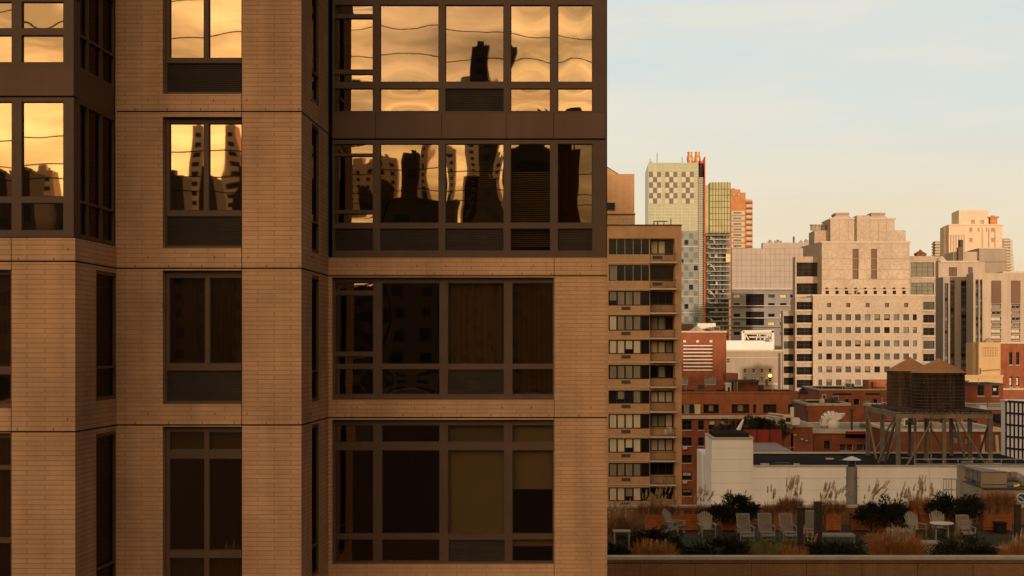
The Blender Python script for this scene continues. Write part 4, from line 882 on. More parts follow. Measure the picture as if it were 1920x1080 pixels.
hs = [R(a,b,758,775,D) for a, b in ((1277,1302),(1319,1348),(1372,1405),(1412,1418),(1431,1456),(1478,1493))]
m_ = MB(); m_.block(X(1255,D), X(1497,D), D, D+14, Z(784,D), Z(735,D), 'orangeb', hs, depth=.5, top='roof')
rw = [(788,806),(820,836),(853,868),(885,900),(917,930),(949,962),(981,994)]
h2 = [R(a,b,c,d,230) for (c, d) in rw for a, b in ((1260,1274),(1279,1297),(1309,1320),(1328.5,1341),(1350,1362),(1374,1392),(1404,1416),(1428,1440))]
m_.cut('y', 230, X(1255,230), X(1497,230), 0, Z(784,230), h2, 'redb', .3); m_.face([(X(1255,230),230,Z(784,230)),(X(1497,230),230,Z(784,230)),(X(1497,230),235,Z(784,230)),(X(1255,230),235,Z(784,230))], 'groof')
m_.box(X(1255,230), X(1490,230), 235, 249, 0, Z(786,230), 'redb'); m_.build('wall', rl)
coping(rl, 1255, 1497.5, 734.5, D, 14, .25, 'orangeb', .1)
q = MB(); q.box(X(1255,230), X(1443,230), 229.6, 230.6, Z(785,230), Z(779,230), 'slabw'); q.build('ledge', rl)
for i, h in enumerate(hs): bwin(rl, h, D, 'g_dark' if i % 2 else 'dark', 3, 'dframe', .08, .35, curt=[(.35,.65,.2,.95,'curt2')] if i in (1,2) else None)
for i, h in enumerate(h2):
    big = h[1]-h[0] > 1.2
    bwin(rl, h, 230, 'g_dark', 2 if big else 1, 'dframe', .07, .2, bars=1, sill='slabw', curt=[(.05,.95,.55,.97,rnd.choice(['curt','curt2','curt2']))] if rnd.random() < .6 else None)
    if big and rnd.random() < .5: q = MB(); q.box(h[0]+.1, h[0]+.8, 229.55, 230, h[2]-.55, h[2]-.15, 'curt'); q.build('air_conditioner', rl)
# terrace clutter
for i, (a, b, yt, k, lb) in enumerate(((1303,1313,756,'curt','pale umbrella-like cover folded on the red terrace'),(1283,1292,756,'curt2','grey storage box on the terrace left of the pale cover'))):
    q = MB(); q.box(X(a,231), X(b,231), 231, 231.8, Z(776,231), Z(yt+6,231), k); q.box(X(a-1,231), X(b+1,231), 230.9, 231.9, Z(yt+6,231), Z(yt+3,231), k); q.build('storage_box', label=lb, cat='box', loc=(X(a,231),231,Z(784,231)))
D = 225
ch = building('dark brick chimney with a pitched black cap at the right end of the red roof', D, 1499, 1515, 'chimney_stack', 'chimney')
q = MB(); q.box(X(1500,D), X(1513.5,D), D, D+2, Z(775,D), Z(738,D), 'redb2'); q.build('wall', ch)
q = MB(); a, b, z_ = X(1498.5,D), X(1515.5,D), Z(738,D); zm = Z(729,D); xm = X(1507,D)
q.hexa([(a,D-.2,z_),(b,D-.2,z_),(b,D+2.2,z_),(a,D+2.2,z_),(xm-.35,D+.7,zm),(xm+.35,D+.7,zm),(xm+.35,D+1.3,zm),(xm-.35,D+1.3,zm)], 'black'); q.box(xm-.2, xm+.2, D+.8, D+1.2, zm, zm+.25, 'black'); q.build('cap', ch)
# low red building with blind arches in front of the office building
D = 262
lr = building('low red-brown brick roof storey with dark blind panels, below the office building', D, 1535, 1668, 'low_brick_building', 'building')
hs = [R(a,b,737.5,741,D) for a, b in ((1562,1597),(1623,1650))]+[R(a,b,748,760,D) for a, b in ((1555,1578),(1584,1592),(1600,1612),(1622,1631),(1637,1646))]
m_ = MB(); m_.block(X(1536,D), X(1668,D), D, D+20, 0, Z(730,D), 'redb', hs, depth=.25, top='roof'); m_.block(X(1629,D+4), X(1668,D+4), D+4, D+10, Z(731,D), Z(713,D+4), 'orangeb'); m_.block(X(1637,D+3), X(1643,D+3), D+3, D+4, Z(731,D), Z(716,D+3), 'redb2'); m_.build('wall', lr)
for i, h in enumerate(hs): bwin(lr, h, D, 'dark' if i < 2 else rnd.choice(['g_mid','curt2','g_dark']), 1, 'dframe' if i < 2 else 'lframe', .06, .15, pane=i > 1)
coping(lr, 1535.5, 1668, 729.5, D, 20, .25, 'coping', .1)
# ---- brick cluster with the big white scoop
D = 185
bc = building('red brick rooftop block behind the white duct, left of the water tanks', D, 1512, 1600, 'brick_block', 'building')
m_ = MB(); m_.block(X(1514,D), X(1593,D), D, D+12, 0, Z(757,D), 'redb', top='roof'); m_.build('wall', bc); coping(bc, 1513.5, 1593.5, 756.5, D, 12, .3, 'coping', .1)
q = MB(); q.box(X(1538,D+3), X(1546,D+3), D+3, D+4, Z(757,D), Z(748,D+3), 'curt'); q.box(X(1547,D+3), X(1557,D+3), D+3, D+4, Z(757,D), Z(748,D+3), 'dframe'); q.build('rooftop_unit', bc)
D = 150
b2 = building('red brick penthouse walls in front of the scoop, with dark awning recess', D, 1467, 1660, 'brick_penthouse', 'building')
hs = [R(1585,1625,812,822,D), R(1574,1600,833,846,D), R(1606,1632,833,846,D), R(1545,1556,826,842,D)]
m_ = MB(); m_.block(X(1525,D), X(1670,D), D, D+14, 0, Z(806,D), 'redb', hs, depth=.4, top='groof')
m_.block(X(1470,D-8), X(1524,D-8), D-8, D+6, 0, Z(797,D-8), 'redb', [R(1483,1487,812,846,D-8)], depth=.2, top='groof'); m_.build('wall', b2)
for i, h in enumerate(hs): bwin(b2, h, D, 'dark' if i in (0,3) else 'g_mid', 2, 'lframe' if i in (1,2) else 'dframe', .07, .25)
coping(b2, 1524, 1671, 805.5, D, 14, .4, 'slabw', .2); coping(b2, 1469.5, 1524.4, 796.5, D-8, 14, .25, 'coping', .1)
for px, py in ((1491,818),(1504,826),(1483,805),(1512,829)): q = MB(); q.lathe((X(px,D-8.3), D-8.3, Z(py,D-8.3)), [(.05,0),(.16,.1),(.16,.2)], 'curt', 8); q.build('wall_lamp', b2)
q = MB(); q.box(X(1585,D), X(1626,D), D-1.2, D, Z(812,D)-.05, Z(811,D)+.15, 'redfence'); q.build('awning', b2)
# scoop duct
D = 152
sc = thing('scoop_duct', 'large white curved exhaust scoop on the brick penthouse roof', 'duct', (X(1566,D), D, Z(806,D)))
q = MB(); c = (X(1566,D), D+1.0, Z(806,D)); q.lathe(c, [(.75,0),(.72,.7),(.6,1.0)], 'whitep', 16); q.build('duct_base', sc, smooth=True)
q = MB(); pts = []
for k in range(9):
    a = math.radians(200-k*22); pts.append(Vector((X(1560,D)+.75*math.cos(a), D+1, Z(794,D)+.78*math.sin(a))))
for k in range(len(pts)-1): q.tube(pts[k], pts[k+1], .42+.03*k, 'whitep', 14, .42+.03*(k+1))
e0 = R(1566,1586,776,790,D)
q.hexa([(X(1564,D),D+.4,Z(790,D)),(X(1578,D),D+.4,Z(786,D)),(X(1578,D),D+1.7,Z(786,D)),(X(1564,D),D+1.7,Z(790,D)),(X(1562,D),D+.4,Z(777,D)),(X(1587,D),D+.4,Z(775.5,D)),(X(1587,D),D+1.7,Z(775.5,D)),(X(1562,D),D+1.7,Z(777,D))], 'whitep'); q.build('scoop', sc)
q = MB()
for k in range(5): q.box(X(1580+k*1.5,D), X(1580.6+k*1.5,D), D+.38, D+.42, Z(785-k*1.2,D), Z(777,D), 'gstone')
q.build('grille', sc)
# AC unit with pipes
D = 140
ac = thing('air_handler', 'white boxy air handler on the brick roof left of the scoop duct', 'air conditioner', (X(1486,D), D, Z(797,D)))
q = MB(); q.box(X(1471,D), X(1485,D), D, D+1.2, Z(794,D), Z(780,D), 'curt'); q.box(X(1485,D), X(1500,D), D+.2, D+1.4, Z(797,D), Z(784,D), 'whitep'); q.box(X(1484,D), X(1490,D), D+.4, D+1, Z(784,D), Z(764,D), 'curt'); q.build('casing', ac)
q = MB(); q.box(X(1473.5,D), X(1482.5,D), D-.04, D, Z(791,D), Z(783,D), 'dark'); q.build('grille', ac)
q = MB()
for a, b, c_, d in ((1441,775,1486,780),(1443,781,1472,792),(1446,787,1468,796),(1437,779,1462,783)): q.tube((X(a,D+3),D+3,Z(b,D+3)), (X(c_,D+1),D+1,Z(d,D+1)), .09, 'slabw', 6)
q.build('pipe', ac)
for i, (px, pt_) in enumerate(((1488,758),(1513,772),(1597,770))):
    q = MB(); q.tube((X(px,D+8),D+8,Z(806,D+8)), (X(px,D+8),D+8,Z(pt_,D+8)), .12, 'dframe', 8); q.lathe((X(px,D+8),D+8,Z(pt_,D+8)), [(.25,0),(.25,.1),(.05,.3)], 'dframe', 8)
    q.build('vent_pipe', label=['thin dark vent pipe behind the white air handler','thin dark vent pipe at the corner of the brick block','thin dark vent pipe right of the white scoop'][i], cat='pipe', group='roof vent pipes', loc=(X(px,D+8),D+8,Z(806,D+8)))
# terrace with shrubs and red fence
D = 128
tr = building('brick roof terrace enclosed by a dark red fence behind the white wall', D, 1340, 1467, 'terrace_building', 'building')
m_ = MB(); m_.block(X(1347,D), X(1466,D), D, D+12, 0, Z(832,D), 'redb2', top='groof'); m_.block(X(1352,D-12), X(1490,D-12), D-12, D, 0, Z(848,D-12), 'redb2', top='groof'); m_.build('wall', tr)
q = MB(); 
for i in range(3):
    a = 1395+i*24; q.box(X(a+.6,D), X(a+23.4,D), D+.2, D+.35, Z(833,D), Z(806,D), 'redfence'); q.box(X(a,D), X(a+.8,D), D+.1, D+.4, Z(833,D), Z(805,D), 'dframe')
q.build('fence', tr)
q = MB(); q.bar((X(1425,D-6),D-6,Z(848,D-8)), (X(1490,D-6),D-6,Z(842,D-8)), .05,.05,'galv'); q.bar((X(1445,D-6),D-6,Z(850,D-8)), (X(1445,D-6),D-6,Z(836,D-8)), .05,.05,'galv'); q.build('roof_rail', tr)
# ---- right hand side: yellow, red and brown buildings
D = 270
yb = building('yellow stucco building with a grille of slots and a grey ventilator', D, 1820, 1876, 'yellow_building', 'building')
hs = [R(1842,1870,651,669,D)]
m_ = MB(); m_.block(X(1835,D), X(1876,D), D, D+8, 0, Z(642,D), 'yellow', hs, depth=.3, top='roof'); m_.block(X(1824,D+2), X(1836,D+2), D+2, D+7, 0, Z(643,D+2), 'yellow'); m_.box(X(1800,D-3), X(1880,D-3), D-3, D, 0, Z(704,D-3), 'yellow'); m_.build('wall', yb)
q = MB(); h = hs[0]; q.box(h[0], h[1], D+.3, D+.35, h[2], h[3], 'bpanel')
for i in range(9): x = h[0]+(h[1]-h[0])*(i+.5)/9; q.box(x-.12, x+.12, D+.05, D+.3, h[2], h[3], 'yellow')
for i in (1,2,3): zc = h[2]+(h[3]-h[2])*i/4; q.box(h[0], h[1], D+.08, D+.28, zc-.07, zc+.07, 'yellow')
q.build('slot_grille', yb)
q = MB(); q.lathe((X(1853,D+3), D+3, Z(642,D+3)), [(1.1,0),(1.1,.2),(.4,.75),(.1,.85)], 'gstone', 8); q.build('ventilator', yb)
q = MB(); q.bar((X(1838,D),D-.2,Z(695,D)), (X(1874,D),D-.2,Z(693,D)), .15,.15,'bpanel'); q.bar((X(1838,D),D-.2,Z(702,D)), (X(1838,D),D-.2,Z(690,D)), .12,.12,'bpanel'); q.build('pipe', yb)
coping(yb, 1799, 1880, 703.5, D-3, 3, .3, 'yellow', .15, side=False)
D = 280
rr = building('tall red brick building with paired narrow windows at the right edge', D, 1875, 1960, 'red_building', 'building')
hs = [R(a,a+6,b,c,D) for a in (1892,1905) for b, c in ((660,684),(706,725))]+[R(a,a+6,b,c,D) for a in (1928,1941) for b, c in ((660,684),(706,725))]
m_ = MB(); m_.block(X(1875,D), X(1990,D), D, D+20, 0, Z(642,D), 'redb', hs, depth=.3, top='roof'); m_.build('wall', rr)
for i, h in enumerate(hs): bwin(rr, h, D, 'g_dark', 1, 'dframe', .09, .2, bars=1, sill='slabw', curt=[(.1,.9,.1,.9,'curt')] if i % 2 else None)
coping(rr, 1874.5, 1990, 641.5, D, 20, .3, 'slabw', .15)
q = MB(); q.box(X(1875,D), X(1990,D), D-.1, D, Z(731,D), Z(728,D), 'slabw'); q.build('ledge', rr)
D = 232
bb = building('small brown brick building with two dark windows beside the water tank', D, 1810, 1880, 'brown_building', 'building')
hs = [R(1833,1845,722.5,742,D), R(1860,1872,722.5,742,D)]
m_ = MB(); m_.block(X(1775,D), X(1881,D), D, D+14, 0, Z(720,D), 'redb2', hs, depth=.3, top='roof'); m_.build('wall', bb)
for i, h in enumerate(hs): bwin(bb, h, D, 'g_dark', 1, 'dframe', .08, .2, bars=1, sill='slabw', curt=[(.2,.8,.45,.75,'curt')] if i else None)
coping(bb, 1774, 1882, 719.5, D, 14, .25, 'dframe', .1)
D = 200
b3 = building('orange brick building crossing behind the tank frame with a navy awning', D, 1600, 1930, 'red_building', 'building')
hs = [R(1800,1812,788,802,D), R(1818,1832,789,803,D), R(1875,1895,788,800,D), R(1700,1720,790,800,D), R(1660,1676,790,800,D)]
m_ = MB(); m_.block(X(1662,D), X(1990,D), D, D+16, 0, Z(765,D), 'orangeb', hs, depth=.3, top='groof'); m_.build('wall', b3)
coping(b3, 1661, 1990, 764.5, D, 16, .3, 'slabw', .15)
for i, h in enumerate(hs): bwin(b3, h, D, ['yellow','g_mid','dark','g_dark','g_dark'][i], 1, 'dframe', .08, .2)
q = MB(); a, b = X(1861,D), X(1888,D); q.hexa([(a,D-1.5,Z(788,D)),(b,D-1.5,Z(788,D)),(b,D,Z(788,D)),(a,D,Z(788,D)),(a,D-1.4,Z(784,D)),(b,D-1.4,Z(784,D)),(b,D,Z(776,D)),(a,D,Z(776,D))], 'navy'); q.build('awning', b3)
q = MB(); q.box(X(1831,D), X(1842,D), D-2, D-1, Z(770,D)+.2, Z(760,D), 'whitep'); q.build('rooftop_unit', b3)
D = 135
b4 = building('dark red brick wall seen through the legs of the tank frame', D, 1660, 1900, 'brick_wall_building', 'building')
hs = [R(1786,1798,818,832,D), R(1808,1822,820,834,D)]
m_ = MB(); m_.block(X(1672,D), X(1885,D), D, D+12, 0, Z(806,D), 'redb2', hs, depth=.25, top='groof'); m_.build('wall', b4)
for h in hs: bwin(b4, h, D, 'curt2', 1, 'dframe', .06, .15)
coping(b4, 1671, 1886, 805.5, D, 12, .2, 'curt', .1)
for i, px in enumerate((1844,1871)):
    q = MB(); Dp = 108; q.hexa([(X(px-2,Dp),Dp,Z(852,Dp)),(X(px+3,Dp),Dp,Z(852,Dp)),(X(px+3,Dp),Dp+.2,Z(852,Dp)),(X(px-2,Dp),Dp+.2,Z(852,Dp)),(X(px-4,Dp),Dp,Z(816,Dp)),(X(px+.5,Dp),Dp,Z(816,Dp)),(X(px+.5,Dp),Dp+.2,Z(816,Dp)),(X(px-4,Dp),Dp+.2,Z(816,Dp))], 'curt')
    q.build('leaning_board', label=['pale leaning board just left of the right frame leg','pale leaning board between the frame leg and the gridded screen'][i], cat='board', group='pale leaning boards', loc=(X(px,Dp),Dp,Z(852,Dp)))
# gridded screen enclosure
D = 118
gs = thing('screen_enclosure', 'white panelled screen enclosure with a dark blue grid at the right edge', 'enclosure', (X(1900,D), D, CZ-8.6))
q = MB(); a, b = X(1886,D), X(1990,D); q.hexa([(a,D,CZ-13),(b,D-4,CZ-13),(b,D+1.2,CZ-13),(a-.05,D+1.2,CZ-13),(a,D,Z(752,D)),(b,D-4,Z(757,D)),(b,D+1.2,Z(752,D)),(a-.05,D+1.2,Z(752,D))], 'white'); q.build('panels', gs)
q = MB()
for i in range(18):
    u = i/17; x = a+(b-a)*u; y = D-4*u-.05; q.bar((x,y,CZ-13), (x,y,Z(752+5*u,D)), .12, .08, 'navy')
for j in range(6):
    z0_ = Z(752+j*22,D); q.bar((a,D-.06,z0_), (b,D-4.06,z0_-.25), .08, .16, 'navy')
q.build('grid', gs)
q = MB(); q.box(a-.12, b+.1, D-.2, D+1.3, Z(752,D), Z(749.5,D), 'white'); q.build('cap', gs)

# small plant on the middle-distance roofs
cl_r = random.Random(21)
for par, px0, px1, yy, Dn, dep, n in ((rl,1290,1490,735,235,12,9),(lr,1545,1660,730,262,16,7),(bc,1518,1590,757,185,9,5),(b2,1530,1660,806,150,10,7),(b3,1670,1900,765,200,12,12),(b4,1680,1880,806,135,9,9),(sr,1345,1360,621,260,10,2),(bb,1815,1875,720,232,10,4),(of,1560,1700,553,385,5,6),(s2,1830,1870,512,430,6,3),(tr,1400,1460,832,128,8,4),(lp,1452,1465,656,350,12,2)):
    for i in range(n):
        px = cl_r.uniform(px0, px1); d_ = Dn+cl_r.uniform(1.5, dep); x = X(px, d_)*Dn/d_; z = Z(yy, Dn); k = cl_r.choice(['galv','slabw','dframe','whitep','gstone','bpanel']); q = MB(); s = cl_r.random()
        if s < .35:
            w_ = cl_r.uniform(.5,1.4); h_ = cl_r.uniform(.4,1.1); q.box(x-w_/2, x+w_/2, d_, d_+w_*.7, z+.12, z+h_, k); q.box(x-w_/2+.1, x+w_/2-.1, d_-.02, d_, z+.2, z+h_-.12, 'dframe')
            for a_ in (-1,1): q.box(x+a_*w_*.4-.04, x+a_*w_*.4+.04, d_+.05, d_+.13, z-.05, z+.12, 'dframe')
            q.build('rooftop_unit', par)
        elif s < .75:
            h_ = cl_r.uniform(.5,1.6); q.tube((x,d_,z-.05), (x,d_,z+h_), .07, k, 7); q.lathe((x,d_,z+h_), [(.16,0),(.16,.08),(.04,.2)], k, 8); q.build('vent_pipe', par)
        else:
            l_ = cl_r.uniform(1.5,4); q.bar((x,d_,z+.18), (x+l_,d_+.3,z+.18), .22, .16, k); q.bar((x,d_,z-.05), (x,d_,z+.18), .08, .08, k); q.bar((x+l_,d_+.3,z-.05), (x+l_,d_+.3,z+.18), .08, .08, k); q.build('duct_run', par)

# blocks that stand out of sight behind the near building, for views from one side
for i, (x0_, x1_, Dn, dp, h_, k, lb) in enumerate(((-46,-18,120,20,66,'redb','red brick block hidden behind the near tan building, nearest of its row'),(-15,-5,150,18,52,'tanbrick','narrow tan block hidden behind the near building beside the balcony tower'),(-80,-50,170,25,78,'gstone','grey block hidden far left behind the near building'),(-40,-12,240,25,74,'gstone2','pale block hidden behind the near building, second row'),(-110,-70,300,30,95,'bpanel','brown tower hidden far left behind the near building'),(-30,15,420,30,84,'gstone','wide grey block hidden behind the balcony tower'),(60,120,160,25,36,'redb2','low dark brick block beyond the right edge'))):
    t = thing('side_building', lb, 'building', ((x0_+x1_)/2, Dn, 0), 'blocks outside the view'); hs = []
    nx = int((x1_-x0_)/4); z = h_-4.5
    while z > max(10, h_-42):
        for j in range(nx): xx = x0_+2+(x1_-x0_-4)*(j+.5)/nx; hs.append((xx-.8, xx+.8, z, z+1.7))
        z -= 3.2
    hs = hs[:90]; m_ = MB(); m_.block(x0_, x1_, Dn, Dn+dp, 0, h_, k, hs, depth=.3, top='roof'); m_.box(x0_+3, x0_+8, Dn+4, Dn+9, h_, h_+3, k); m_.build('wall', t)
    for h in hs: bwin(t, h, Dn, cl_r.choice(['g_dark','g_mid','curt2']), 1, 'dframe', .08, .2, pane=False)

# ================================================================ WHITE-WALLED BUILDING AND WATER TANKS
D = 85; ZR = CZ-8.0; zt = Z(875,D)
wb = building('white painted low building with a black roof that carries the water tanks', D, 1318, 1990, 'white_building', 'building')
q = MB(); xl, xr = X(1412,D), X(2050,D)
q.box(xl, xr, D, D+.3, 0, zt, 'white'); q.box(xl, xr, D+.3, D+19, 0, ZR, 'roof'); q.box(xl, xr, D+19, D+19.3, 0, Z(850.5,D+19), 'roof')
q.box(X(1334,D), xl, D-.02, D+4.5, 0, Z(823,D), 'white'); q.face([(X(1318,D+5),D+5,0),(X(1334,D),D,0),(X(1334,D),D,Z(860,D)),(X(1318,D+5),D+5,Z(852,D+5))], 'white')
q.box(X(1316,D+5), X(1334,D+5), D+5, D+9, 0, Z(850,D+5), 'white'); q.build('wall', wb)
q = MB(); q.box(xl, xr, D-.06, D+.4, zt, zt+.07, 'coping'); q.build('coping', wb); q = MB(); q.box(xl, xr, D+18.9, D+19.4, Z(850.5,D+19), Z(850.5,D+19)+.1, 'slabw'); q.build('coping', wb); q = MB(); q.box(X(1333,D), xl+.06, D-.1, D+4.6, Z(823,D), Z(823,D)+.09, 'coping'); q.box(X(1334,D)+.2, xl-.2, D+.3, D+4.2, Z(823,D)+.09, Z(823,D)+.3, 'roof'); q.build('coping', wb)
q = MB()
for i in range(1, 7): q.box(xl, xr, D-.012, D, zt-i*.72, zt-i*.72+.012, 'coping')
for i in range(9): x = xl+2.2+i*4.3; q.box(x, x+.012, D-.012, D, CZ-14, zt, 'coping')
for i in range(6): q.box(X(1334,D), xl, D-.032, D-.02, Z(840,D)-i*.72, Z(840,D)-i*.72+.012, 'coping')
q.build('wall_joints', wb)
q = MB()
x = xl+1
while x < xr-1: q.box(x, x+.03, D+18.96, D+19, ZR, Z(850.5,D+19), 'gstone'); x += 1.7
q.build('parapet_batten', wb)
for k in range(16): q = MB(); xx = rnd.uniform(xl+1, xr-2); yy = D+rnd.uniform(2,16); q.box(xx, xx+rnd.uniform(.4,1.4), yy, yy+.3, ZR+.001, ZR+rnd.uniform(.05,.16), rnd.choice(['galv','slabw','dframe'])); q.build('roof_duct', wb)
def grail(name, label, pts, z, h, n, cat='railing', r=.03):
    q = MB()
    for a, b in zip(pts[:-1], pts[1:]):
        for hh in (h, h*.5): q.tube((a[0],a[1],z+hh), (b[0],b[1],z+hh), r, 'galv', 6)
        for i in range(n+1): u = i/n; x, y = a[0]+(b[0]-a[0])*u, a[1]+(b[1]-a[1])*u; q.tube((x,y,z), (x,y,z+h), r, 'galv', 6)
    return q.build(name, loc=(pts[0][0],pts[0][1],z), label=label, cat=cat)
grail('guard_railing', 'low pipe guard railing on the black roof in front of the tank frame', [(X(1715,D+2),D+2.0),(X(2040,D+2),D+2.0)], Z(876,D+2)-.12, .62, 12)
# steel frame
DF = 93.0; DR = 103.0
fr = thing('tank_frame', 'weathered steel dunnage frame on tall legs and diagonal braces under the water tanks', 'steel frame', (X(1760,DF), DF, ZR), )
xa, xb = X(1684,DF), X(1857,DF); zp = CZ-4.33
q = MB()
for y in (DF, DF+5, DR):
    q.box(xa-.15, xb+.15, y-.1, y+.1, zp-.40, zp, 'steel')
    q.box(xa-.15, xb+.15, y-.16, y+.16, zp-.05, zp+.004, 'steel')
for x in (xa, (xa+xb)/2, xb): q.box(x-.1, x+.1, DF+.1, DR-.1, zp-.38, zp-.03, 'steel')
q.build('platform_beam', fr)
q = MB(); x = xa+.3
while x < xb: q.box(x, x+.12, DF-.3, DR+.2, zp+.006, zp+.13, 'wood'); x += .34
q.build('platform_grating', fr)
def leg(p, q_, w=.2, nm='leg', k='steel'):
    m_ = MB(); m_.bar(p, q_, w, w*.35, k); m_.bar((p[0]-w/2,p[1],p[2]), (q_[0]-w/2,q_[1],q_[2]), w*.25, w, k); m_.bar((p[0]+w/2,p[1],p[2]), (q_[0]+w/2,q_[1],q_[2]), w*.25, w, k); m_.build(nm, fr)
for x in (xa, xb):
    for y in (DF, DF+5, DR): leg((x,y,ZR), (x,y,zp-.4), .22)
for y in (DF, DF+5, DR): leg(((xa+xb)/2,y,ZR), ((xa+xb)/2,y,zp-.4), .18)
for (p0, p1) in (((X(1700,DF),DF,ZR+.1),(X(1748,DF),DF,zp-.5)),((X(1850,DF),DF,ZR+.1),(X(1796,DF),DF,zp-.5)),((xa-.9,DF+2,ZR+.1),(xa-.05,DF+.2,zp-.5)),((xa-.1,DF+6.5,ZR),(xa-.1,DF+9.6,zp-.5)),((xa-.1,DF+3.6,ZR),(xa-.1,DF+.4,zp-.5)),((xb+.1,DF+6.5,ZR),(xb+.1,DF+9.6,zp-.5)),((xb+.1,DF+3.6,ZR),(xb+.1,DF+.4,zp-.5)),
                 ((xa+.4,DR,ZR+.1),(xa+2.2,DR,zp-.5)),((xb-.4,DR,ZR+.1),(xb-2.2,DR,zp-.5)),((xa+.3,DF+5,ZR+.1),(xa+1.3,DF+5,zp-.5)),((xb-.3,DF+5,ZR+.1),(xb-1.4,DF+5,zp-.5))):
    m_ = MB(); m_.bar(p0, p1, .13, .1, 'steel'); m_.build('brace', fr)
m_ = MB()
for px in (1716,1740,1746): m_.tube((X(px,DF+3),DF+3,ZR), (X(px,DF+3),DF+3,zp-.3), .06 if px > 1720 else .1, 'steel', 8)
m_.tube((X(1700,DF+3),DF+3,zp-.8), (X(1760,DF+3),DF+3,zp-.65), .05, 'steel', 8); m_.build('riser_pipe', fr)
for i, (px, DT, rr_, yb_, ye, ya, lb) in enumerate(((1759.5,96.8,1.79,768,699.5,672,'larger dark wooden water tank with a tan cone roof, right and in front'),(1706,100.8,1.64,763,696,671,'smaller dark wooden water tank partly hidden behind the larger one'))):
    c = (X(px,DT), DT, 0); t = thing('water_tank', lb, 'water tank', (c[0], c[1], zp+.13), 'wooden rooftop water tanks')
    zb_ = Z(yb_,DT-rr_); ze = Z(ye,DT-rr_); za = Z(ya,DT)
    q = MB(); n = 44
    for k in range(n):   # staves, each slightly uneven
        a0, a1 = 2*math.pi*k/n+.008, 2*math.pi*(k+1)/n-.008; r0 = rr_+rnd.uniform(-.008,.014)
        p = [(c[0]+r*math.cos(a), c[1]+r*math.sin(a)) for r, a in ((r0,a0),(r0,a1),(r0-.07,a1),(r0-.07,a0))]
        zz = zb_-rnd.uniform(0,.03); q.hexa([(*v,zz) for v in p]+[(*v,ze) for v in p], 'wood' if i else 'wood2')
    q.lathe((c[0],c[1],zb_), [(rr_-.06,0),(rr_-.06,ze-zb_)], 'wood', 30); q.build('tank_wall', t)
    q = MB(); zz = zb_+.16
    k = 0
    while zz < ze-.1:
        q.lathe((c[0],c[1],zz), [(rr_+.012,0),(rr_+.034,.012),(rr_+.034,.024),(rr_+.012,.036)], 'hoop', 40)
        a = k*.9+3.9; q.box(c[0]+(rr_+.04)*math.cos(a)-.05, c[0]+(rr_+.04)*math.cos(a)+.05, c[1]+(rr_+.04)*math.sin(a)-.03, c[1]+(rr_+.04)*math.sin(a)+.03, zz-.02, zz+.06, 'hoop')
        zz += .20+.012*k; k += 1
    q.build('hoop', t)
    q = MB(); R_ = rr_+(.10 if i else .16); i0 = len(q.v); m12 = 24
    for k in range(m12):
        a0, a1 = 2*math.pi*k/m12, 2*math.pi*(k+1)/m12
        q.face([(c[0]+R_*math.cos(a0),c[1]+R_*math.sin(a0),ze),(c[0]+R_*math.cos(a1),c[1]+R_*math.sin(a1),ze),(c[0]+.12*math.cos(a1),c[1]+.12*math.sin(a1),za-.03),(c[0]+.12*math.cos(a0),c[1]+.12*math.sin(a0),za-.03)], 'cone')
        q.face([(c[0]+R_*math.cos(a0),c[1]+R_*math.sin(a0),ze),(c[0]+R_*math.cos(a1),c[1]+R_*math.sin(a1),ze),(c[0],c[1],ze)], 'wood')
    q.build('cone_roof', t); q = MB(); q.lathe((c[0],c[1],za-.05), [(.14,0),(.12,.06),(.03,.1)], 'cone', 10); q.build('finial', t)
    q = MB()
    for k in range(9): x = c[0]-rr_+.1+k*(2*rr_-.2)/8; hw = math.sqrt(max(.02, rr_**2-(x-c[0])**2)); q.box(x-.07, x+.07, c[1]-hw-.1, c[1]+hw+.1, zp+.13, zb_-.001, 'wood')
    q.build('support_joist', t)
    q = MB(); a = -2.2; x, y = c[0]+(rr_+.1)*math.cos(a), c[1]+(rr_+.1)*math.sin(a)
    q.tube((c[0]+.1,c[1]-.3,zb_), (c[0]+.1,c[1]-.3,zp-.9), .09, 'steel', 8); q.build('outlet_pipe', t)

# ================================================================ LOWER ROOF BETWEEN, DUCT AND VENT STACK
D = 69
lo_ = building('low grey roof in the gap between the garden and the white wall', D, 1143, 1990, 'low_building', 'building')
q = MB(); q.box(X(1080,D), X(2100,D), 67.1, 84.9, 0, CZ-10.2, 'groof'); q.build('wall', lo_)
dk = thing('exhaust_duct', 'bulky tan and grey sheet metal duct housing in front of the white wall', 'duct', (X(1850,71), 71, CZ-10.2))
q = MB(); D0, D1 = 70.0, 78.0
xA, xB = X(1842,D0), X(1888,D0); xC = X(1804,D1)
zT0, zT1 = Z(886,D0), Z(873,D1); zB0, zB1 = Z(916,D0), Z(925,D1)
q.hexa([(xA,D0,CZ-10.2),(xB,D0,CZ-10.2),(xB-.4,D1,CZ-10.2),(xC,D1,CZ-10.2),(xA,D0,zT0),(xB,D0,zT0),(xB-.4,D1,zT1),(xC,D1,zT1)], 'duct'); q.build('housing', dk)
q = MB(); q.hexa([(xA-.03,D0-.02,zT0),(xB+.05,D0-.04,zT0),(xB-.35,D1,zT1),(xC-.1,D1,zT1),(xA-.03,D0-.02,zT0+.05),(xB+.05,D0-.04,zT0+.05),(xB-.35,D1,zT1+.05),(xC-.1,D1,zT1+.05)], 'duct2')
q.face([(xA-.015,D0+.01,CZ-10),(xC-.015,D1-.01,CZ-10),(xC-.015,D1-.01,zT1),(xA-.015,D0+.01,zT0)], 'duct2')
for u in (0,.22,.45,.68,.95): x = xA+(xC-xA)*u; y = D0+(D1-D0)*u; zt_ = zT0+(zT1-zT0)*u; q.bar((x-.04,y,CZ-10), (x-.04,y,zt_), .05, .05, 'duct')
